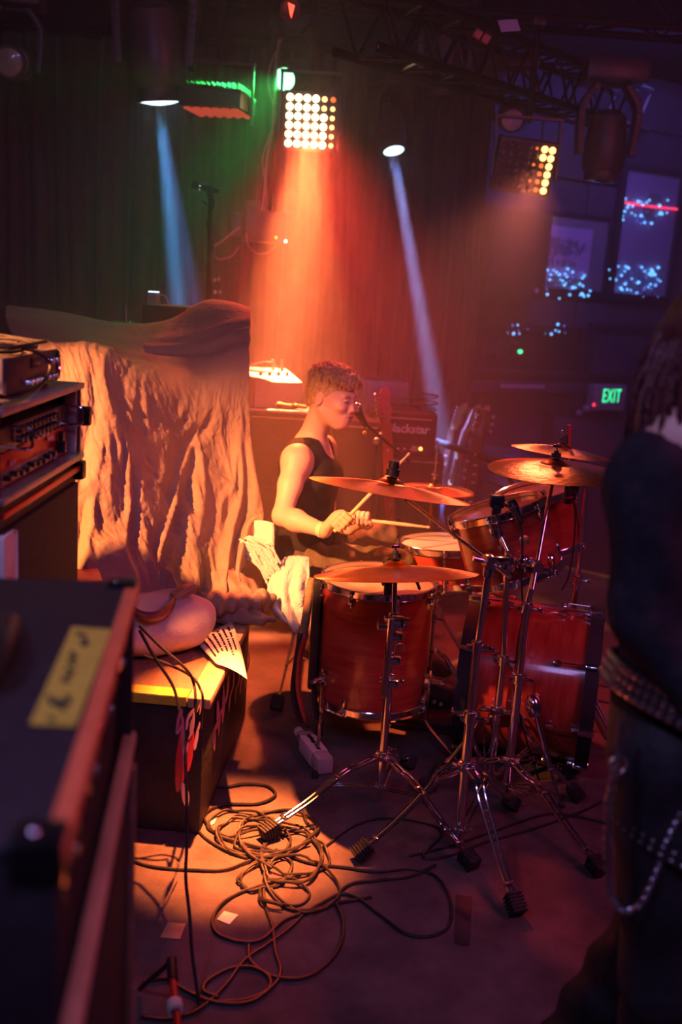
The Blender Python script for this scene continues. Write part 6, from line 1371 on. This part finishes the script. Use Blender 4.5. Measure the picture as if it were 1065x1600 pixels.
# ---------------------------------------------------------------- dark-haired person at the edge of the stage
pp_ = thing('person', 'person in black with shaggy dark red hair, studded belt and hanging chain', 'person', V(.64, 1.6, 0))
hc2 = at(1150, 568, 1.62)
g = Field((.28, 1.15, .0), (1.06, 2.12, 1.66), .011)
sh = at(1024, 748, 1.50); el = at(1008, 960, 1.46); tc = V(.64, 1.60, 0)
g.ell((.66, 1.60, 1.30), (.17, .19, .20), None, .05); g.ell((.64, 1.60, 1.12), (.15, .17, .22), None, .06); g.ell((.645, 1.60, .98), (.155, .18, .13), None, .05)
g.cap((.72, 1.60, 1.44), (.72, 1.61, 1.52), .06, .055, .03); g.cap(sh, (.70, 1.62, 1.45), .075, .06, .05); g.cap(sh, el, .070, .055, .03); g.cap(el, (.60, 1.36, 1.05), .052, .042, .03); g.cap((.60, 1.36, 1.05), (.68, 1.36, 1.02), .04, .035, .02)
g.cap(sh+V(.30, .15, 0), (.90, 1.75, 1.12), .065, .05, .03)
g.wave(lambda P: .006*np.sin(P[:, 2]*36+3*np.sin(P[:, 0]*12))*np.cos(P[:, 0]*22+P[:, 2]*9))
NK = at(1050, 690, 1.53); g.ell(NK, (.055, .07, .060), None, .01, sub=True); g.cut((0, 0, .90), (0, 0, -1))
g.build('black_top', 'black_cloth', pp_)
lg = Field((.20, 1.15, -.01), (1.0, 2.25, 1.10), .011)
lg.ell((.645, 1.60, .96), (.158, .183, .12), None, .04)
for hp, kn, an, r0, r1, r2 in (((.58, 1.54, .92), (.62, 1.50, .52), (.66, 1.56, .08), .105, .080, .080), ((.68, 1.68, .92), (.70, 1.74, .52), (.60, 1.84, .10), .105, .085, .10)):
    lg.cap(hp, kn, r0, r1, .04); lg.cap(kn, an, r1, r2, .03)
lg.wave(lambda P: .008*np.sin(P[:, 2]*44+3*np.sin(P[:, 0]*16+P[:, 1]*9))*np.clip(1.1-P[:, 2], .2, 1)); lg.cut((0, 0, .06), (0, 0, -1))
lg.build('trousers', 'dark_trousers', pp_)
for x, y, z in ((.66, 1.56, .0), (.60, 1.84, .0)):
    f = Field((x-.16, y-.16, -.02), (x+.26, y+.16, .16), .009); f.cap((x-.03, y, .05), (x+.15, y-.02, .04), .055, .045, .03); f.cap((x, y, .05), (x, y, .14), .05, .05, .02); f.cut((0, 0, .004), (0, 0, -1)); f.build('boot', 'leather', pp_)
g = Field(hc2-V(.2, .2, .30), hc2+V(.2, .2, .2), .008); g.ell(hc2, (.092, .076, .115), rot('Z', -25), .02); g.ell(hc2+V(.05, -.02, -.06), (.05, .05, .06), None, .03); g.cap(hc2+V(.09, -.03, -.0), hc2+V(.11, -.04, -.035), .012, .014, .01); g.cap(hc2+V(-.02, .0, -.06), hc2+V(-.03, .0, -.24), .055, .06, .03)
g.build('face_and_neck', 'skin', pp_); g = Field(NK-V(.12, .12, .14), NK+V(.16, .20, .14), .008); g.ell(NK+V(.03, .05, -.01), (.065, .07, .075), None, .02); g.build('neck_base', 'skin', pp_)
g = Field(hc2-V(.24, .22, .26), hc2+V(.2, .22, .22), .008); g.ell(hc2+V(-.015, 0, .02), (.115, .095, .125), None, .02); g.ell(hc2+V(-.05, -.0, -.06), (.085, .095, .10), None, .03); g.noise(.008, 40, 3); g.build('hair', 'dark_hair', pp_)
r = random.Random(8); m_ = MB()
for k in range(420):
    th = r.uniform(-2.7, 2.7)+math.pi; y_ = math.sin(th); x_ = math.cos(th); z0 = r.uniform(.0, .12)
    p = hc2+V(-.02+.10*x_*math.sqrt(max(.1, 1-(z0/.15)**2)), .090*y_*math.sqrt(max(.1, 1-(z0/.15)**2)), z0)
    o = V(x_, y_, 0); e = p+o*r.uniform(.0, .025)+V(r.uniform(-.02, .02), r.uniform(-.02, .02), -r.uniform(.13, .24)-z0*.5)
    m_.tube(crom([p, p.lerp(e, .4)+o*.022, p.lerp(e, .8)+o*.008, e], 3), [.005]*4+[.0045]*3+[.003, .002, .0008], 5)
lk = m_.build('hair_lock', 'dark_hair', pp_); lk['kind'] = 'stuff'
# studded belts
def belt(name, c, rx, ry, tilt, hgt, rows_, R0_, n_, size):
    Xb = Matrix.Translation(V(*c))@tilt
    m_ = MB(); P0, P1, P2, P3 = [], [], [], []
    N_ = 48
    vs_ = []
    for z_, e_ in ((-hgt/2, 0), (hgt/2, 0), (hgt/2, .005), (-hgt/2, .005)): vs_ += [Xb@V((rx+e_)*math.cos(2*math.pi*i/N_), (ry+e_)*math.sin(2*math.pi*i/N_), z_) for i in range(N_)]
    m_.add(vs_, [(k*N_+i, k*N_+(i+1) % N_, ((k+1) % 4)*N_+(i+1) % N_, ((k+1) % 4)*N_+i) for k in range(4) for i in range(N_)])
    bl_ = m_.build(name, 'leather', pp_); pr = None
    for j in range(rows_):
        for i in range(n_):
            a = math.radians(R0_[0]+(R0_[1]-R0_[0])*(i+.5*(j % 2)*0)/n_); p = Xb@V((rx+.006)*math.cos(a), (ry+.006)*math.sin(a), -hgt/2+hgt*(j+.5)/rows_); nn = (Xb.to_3x3()@V(math.cos(a)/rx, math.sin(a)/ry, 0)).normalized()
            if pr is None: q = MB(); q.lathe([(size, 0), (size*.95, size*.35), (.0005, size*.8)], 4); pr = q.build('stud', 'studs', bl_, local=True); st = pr
            else: st = pr.copy(); COL.objects.link(st); st.parent = bl_
            st.matrix_local = W[pp_.name].inverted() @ (Matrix.Translation(p)@basis(nn).to_4x4()@rot('Z', 45))
    return bl_
belt('studded_belt', (.645, 1.59, 1.005), .172, .195, rot('Y', 16)@rot('X', -6), .050, 3, (150, 285), 26, .0095)
belt('lower_belt', (.62, 1.55, .79), .128, .145, rot('Y', 14)@rot('X', -4), .026, 2, (150, 285), 18, .0048)
# chain
C0, C1 = at(966, 1150, 1.46), at(962, 1196, 1.45)
CP = [C1]+[at(x, y, 1.44) for x, y in ((952, 1250), (950, 1300), (949, 1350), (954, 1395), (968, 1420), (986, 1423), (1005, 1405), (1025, 1360), (1045, 1305), (1068, 1262))]
t = thing('wallet_chain', 'silver chain hanging in a long loop from the studded belt', 'chain', C1)
cr = crom(CP, 12); ds = [0]
for i in range(1, len(cr)): ds.append(ds[-1]+(cr[i]-cr[i-1]).length)
pr = None; k = 0; s_ = 0; step = .0088
while s_ < ds[-1]-.002:
    i = max(j for j in range(len(ds)) if ds[j] <= s_); i = min(i, len(cr)-2); p = cr[i].lerp(cr[i+1], (s_-ds[i])/max(1e-6, ds[i+1]-ds[i])); d = (cr[i+1]-cr[i]).normalized()
    if pr is None:
        q = MB(); q.tube([V(.0042*math.cos(a), 0, .0072*math.sin(a)) for a in np.linspace(0, 2*math.pi, 11)[:-1]], 0.0026, 5, closed=True); pr = q.build('chain_link', 'chrome_dull', t, local=True); o = pr
    else: o = pr.copy(); COL.objects.link(o); o.parent = t
    o.matrix_local = W[t.name].inverted()@(Matrix.Translation(p)@basis(d, (0, 1, 0)).to_4x4()@rot('Z', 90*(k % 2)+25)); k += 1; s_ += step
put(t, 'end_ring', 'studs', lambda m: m.ring(.015, .003, Matrix.Translation(C1+V(0, -.01, .005))@basis((.3, -1, 0)).to_4x4(), 24, 8)); put(t, 'belt_clip', 'chrome_dull', lambda m: m.cyl(C0+V(0, 0, .02), C1+V(0, 0, .015), .004))
# ---------------------------------------------------------------- leads and scraps on the floor
def fcable(name, label, pts, r=.0042, zf=.0045, lift=0, n=8, group=None, seed=0, jit=0):
    P = [fl(x, y, 0) for x, y in pts]; P = crom(P, n); r_ = random.Random(seed); Q = []
    for i, p in enumerate(P): Q.append(V(p.x, p.y, zf+abs(mnoise.noise(V(p.x*9, p.y*9, seed*3.1)))*lift))
    m_ = MB(); m_.tube(Q, r, 6); o = m_.build(name, 'cable'); recenter(o); tag(o, label, 'cable', group); return o
def loop(cx, cy, rx, ry, a0, a1, n, wob=0, rotd=0, seed=0):
    r_ = random.Random(seed); out = []; cr_, sr_ = math.cos(math.radians(rotd)), math.sin(math.radians(rotd))
    for i in range(n+1):
        a = math.radians(a0+(a1-a0)*i/n); x, y = rx*math.cos(a)*(1+r_.uniform(-wob, wob)), ry*math.sin(a)*(1+r_.uniform(-wob, wob)); out.append((cx+x*cr_-y*sr_, cy+x*sr_+y*cr_))
    return out
G1 = 'loose black leads tangled on the carpet'
fcable('microphone_lead', 'black lead looping across the bright floor patch in front of the case corner', [(303, 1165), (312, 1215), (345, 1232), (380, 1228), (415, 1230), (430, 1245), (405, 1258), (350, 1260), (325, 1270), (320, 1285), (345, 1310), (395, 1325), (440, 1335)], .0048, lift=.012, seed=1)
fcable('microphone_lead', 'black lead running flat from behind the amplifiers to the tangle on the left side', [(195, 1255), (225, 1285), (262, 1293), (300, 1295), (325, 1315), (360, 1335), (405, 1348)], lift=.008, seed=2)
fcable('microphone_lead', 'black lead making a shallow curve under the coils, below the long flat lead', [(200, 1345), (240, 1357), (300, 1362), (350, 1362), (385, 1350), (420, 1340)], lift=.008, seed=3)
k = 4
for args, lab in (((372, 1290, 48, 20, 170, 560, 14, .1, 0), 'small flat coil of lead at the left of the tangle'), ((395, 1312, 55, 30, 0, 700, 22, .14, 10), 'double coil of lead catching orange light in the tangle'), ((430, 1305, 62, 34, 40, 760, 24, .15, -8), 'thick double coil of lead at the heart of the tangle'), ((455, 1345, 48, 45, -60, 640, 22, .1, 0), 'rounder double coil of lead just right of the lit patch'), ((445, 1330, 75, 36, 100, 520, 14, .1, 14), 'wide coil of lead reaching under the stand leg'), ((415, 1370, 45, 22, 0, 660, 20, .16, -20), 'tight coil of lead below the heart of the tangle'), ((470, 1385, 60, 40, 30, 500, 14, .1, 20), 'coil of lead lying below the left stand foot'), ((440, 1400, 38, 24, 90, 560, 14, .15, 0), 'small dark coil of lead in the lower part of the tangle')):
    fcable('lead_coil', lab, loop(*args, seed=k), .0042, lift=.030, seed=k, n=4, group=G1); k += 1
fcable('microphone_lead', 'black lead drawing a big open loop round the scrap of yellowed tape', [(470, 1370), (410, 1385), (360, 1405), (333, 1435), (340, 1462), (380, 1475), (410, 1470), (445, 1440), (490, 1425), (540, 1412), (580, 1405)], .0050, lift=.006, seed=20)
fcable('microphone_lead', 'black lead wandering down from the tangle through a dark loop', [(420, 1345), (412, 1390), (415, 1420), (425, 1450), (430, 1490), (438, 1520), (425, 1545), (390, 1563), (350, 1568)], .0045, lift=.006, seed=21)
fcable('microphone_lead', 'black lead closing an oval loop beside the microphone stand tube', [(222, 1537), (262, 1532), (285, 1548), (330, 1568), (385, 1570), (418, 1550), (420, 1530), (395, 1515), (360, 1516), (325, 1535), (318, 1552), (340, 1562)], .0050, lift=.004, seed=22)
fcable('microphone_lead', 'black lead curving up from the bottom edge to the dark loops', [(220, 1592), (265, 1595), (310, 1580), (350, 1545), (380, 1505), (415, 1480), (450, 1455), (480, 1425)], .0042, lift=.004, seed=23)
fcable('microphone_lead', 'black lead sweeping wide below the scrap tape and back', [(388, 1480), (392, 1505), (425, 1528), (470, 1532), (510, 1510), (533, 1475), (535, 1440), (525, 1410), (545, 1385), (590, 1378), (640, 1372), (680, 1355)], .0050, lift=.006, seed=24)
fcable('microphone_lead', 'black lead with a wide rounded bend in front of the tall boom stand leg', [(430, 1330), (480, 1350), (540, 1358), (590, 1365), (640, 1360), (680, 1372), (703, 1410), (700, 1450), (670, 1466), (630, 1460), (590, 1430), (560, 1408), (530, 1400), (500, 1415), (470, 1430)], .0045, lift=.005, seed=25)
fcable('microphone_lead', 'thin black lead stretching right under the chrome stands', [(500, 1330), (560, 1290), (620, 1280), (690, 1300), (660, 1340), (700, 1340), (760, 1318), (840, 1295), (920, 1265), (960, 1240)], .0040, lift=.004, seed=26)
fcable('microphone_lead', 'thin black lead lying behind the tall boom stand base', [(640, 1340), (700, 1325), (760, 1305), (850, 1275), (900, 1278), (955, 1290)], .0038, lift=.004, seed=27)
for j, (y0_, y1_) in enumerate(((1042, 1052), (1068, 1077), (1092, 1103))): fcable('stage_lead', 'black lead running off behind the bass drum, %s of the parallel three' % ('uppermost', 'middle', 'lowest')[j], [(918, y0_), (950, (y0_+y1_)/2+2), (1000, y1_+3), (1050, y1_+8)], .0042, seed=30+j)
fcable('stage_lead', 'black lead end with a chrome plug by the bass drum hoop', [(915, 1090), (925, 1115), (938, 1140), (945, 1155)], .006, seed=34)
# leads draped over the case edge and hanging in the air
def hang(label, pts, r=.0048): return cable('hanging_lead', label, [at(x, y, Y) if Y > 0 else fl(x, y, .006) for x, y, Y in pts], r)
hang('long black lead hanging over the case corner and running down to the floor edge', [(218, 985, 2.66), (240, 1025, 2.63), (268, 1068, 2.60), (278, 1100, 2.56), (287, 1150, 2.50), (291, 1230, 2.40), (292, 1310, 2.28), (290, 1370, 2.20), (296, 1430, 2.14), (300, 1490, 2.09), (310, 1560, 2.03), (316, 1598, 2.0)])
hang('black lead dropping over the case rim beside the lilac lettering', [(218, 978, 2.75), (250, 1010, 2.72), (290, 1045, 2.70), (303, 1070, 2.70), (305, 1110, 2.70), (303, 1165, -1)], .0045)
hang('thin black lead draped across the wooden case rim', [(225, 1025, 2.72), (262, 1038, 2.70), (296, 1055, 2.72), (312, 1075, 2.71), (316, 1110, 2.71), (305, 1240, -1)], .0040)
# scraps of tape
def scrap(label, pts, m='white_tape', nm='tape_scrap'):
    P = [fl(x, y, .0015) for x, y in pts]; m_ = MB(); n_ = len(P); m_.add([p for p in P]+[p+V(0, 0, .0015) for p in P], [tuple(range(n_-1, -1, -1)), tuple(range(n_, 2*n_))]+[(i, (i+1) % n_, n_+(i+1) % n_, n_+i) for i in range(n_)]); o = m_.build(nm, m); recenter(o); tag(o, label, 'tape'); return o
scrap('creased square of pale tape on the red lit carpet', [(262, 1442), (290, 1444), (281, 1468), (250, 1465)], 'wood_light')
scrap('small pale tape scrap inside the big cable loop', [(350, 1424), (372, 1430), (358, 1445), (339, 1437)], 'white_tape')
scrap('tiny pale tape scrap at the left edge of the coils', [(332, 1277), (340, 1275), (334, 1288), (326, 1290)], 'white_tape')
scrap('dark strip of tape beside the lowest black rubber stand foot', [(712, 1398), (737, 1402), (733, 1478), (710, 1474)], 'riser_black')
# microphone stand tube at the bottom edge
t = thing('microphone_stand', 'low microphone stand tube with a white collar at the bottom edge', 'microphone stand', V(-.34, 1.72, 0)); a, b = at(268, 1505, 1.95), at(282, 1640, 1.72)
a2 = at(270, 1532, 1.90)
put(t, 'upper_grip', 'black_plastic', lambda m: m.cyl(at(268, 1500, 1.955), a2, .012)); put(t, 'tube', 'neck_red', lambda m: m.cyl(a2, b, .0085)); put(t, 'white_collar', 'white_tape', lambda m: m.lathe([(.010, -.014), (.017, -.012), (.018, 0), (.017, .012), (.010, .014)], 20, Matrix.Translation(at(273, 1573, 1.83))@basis(b-a).to_4x4()))
put(t, 'foot_leg', 'black_metal', lambda m: (m.cyl(b, V(b.x-.05, b.y-.25, .01), .009), m.cyl(at(268, 1502, 1.955), V(-.40, 2.05, .01), .006)))
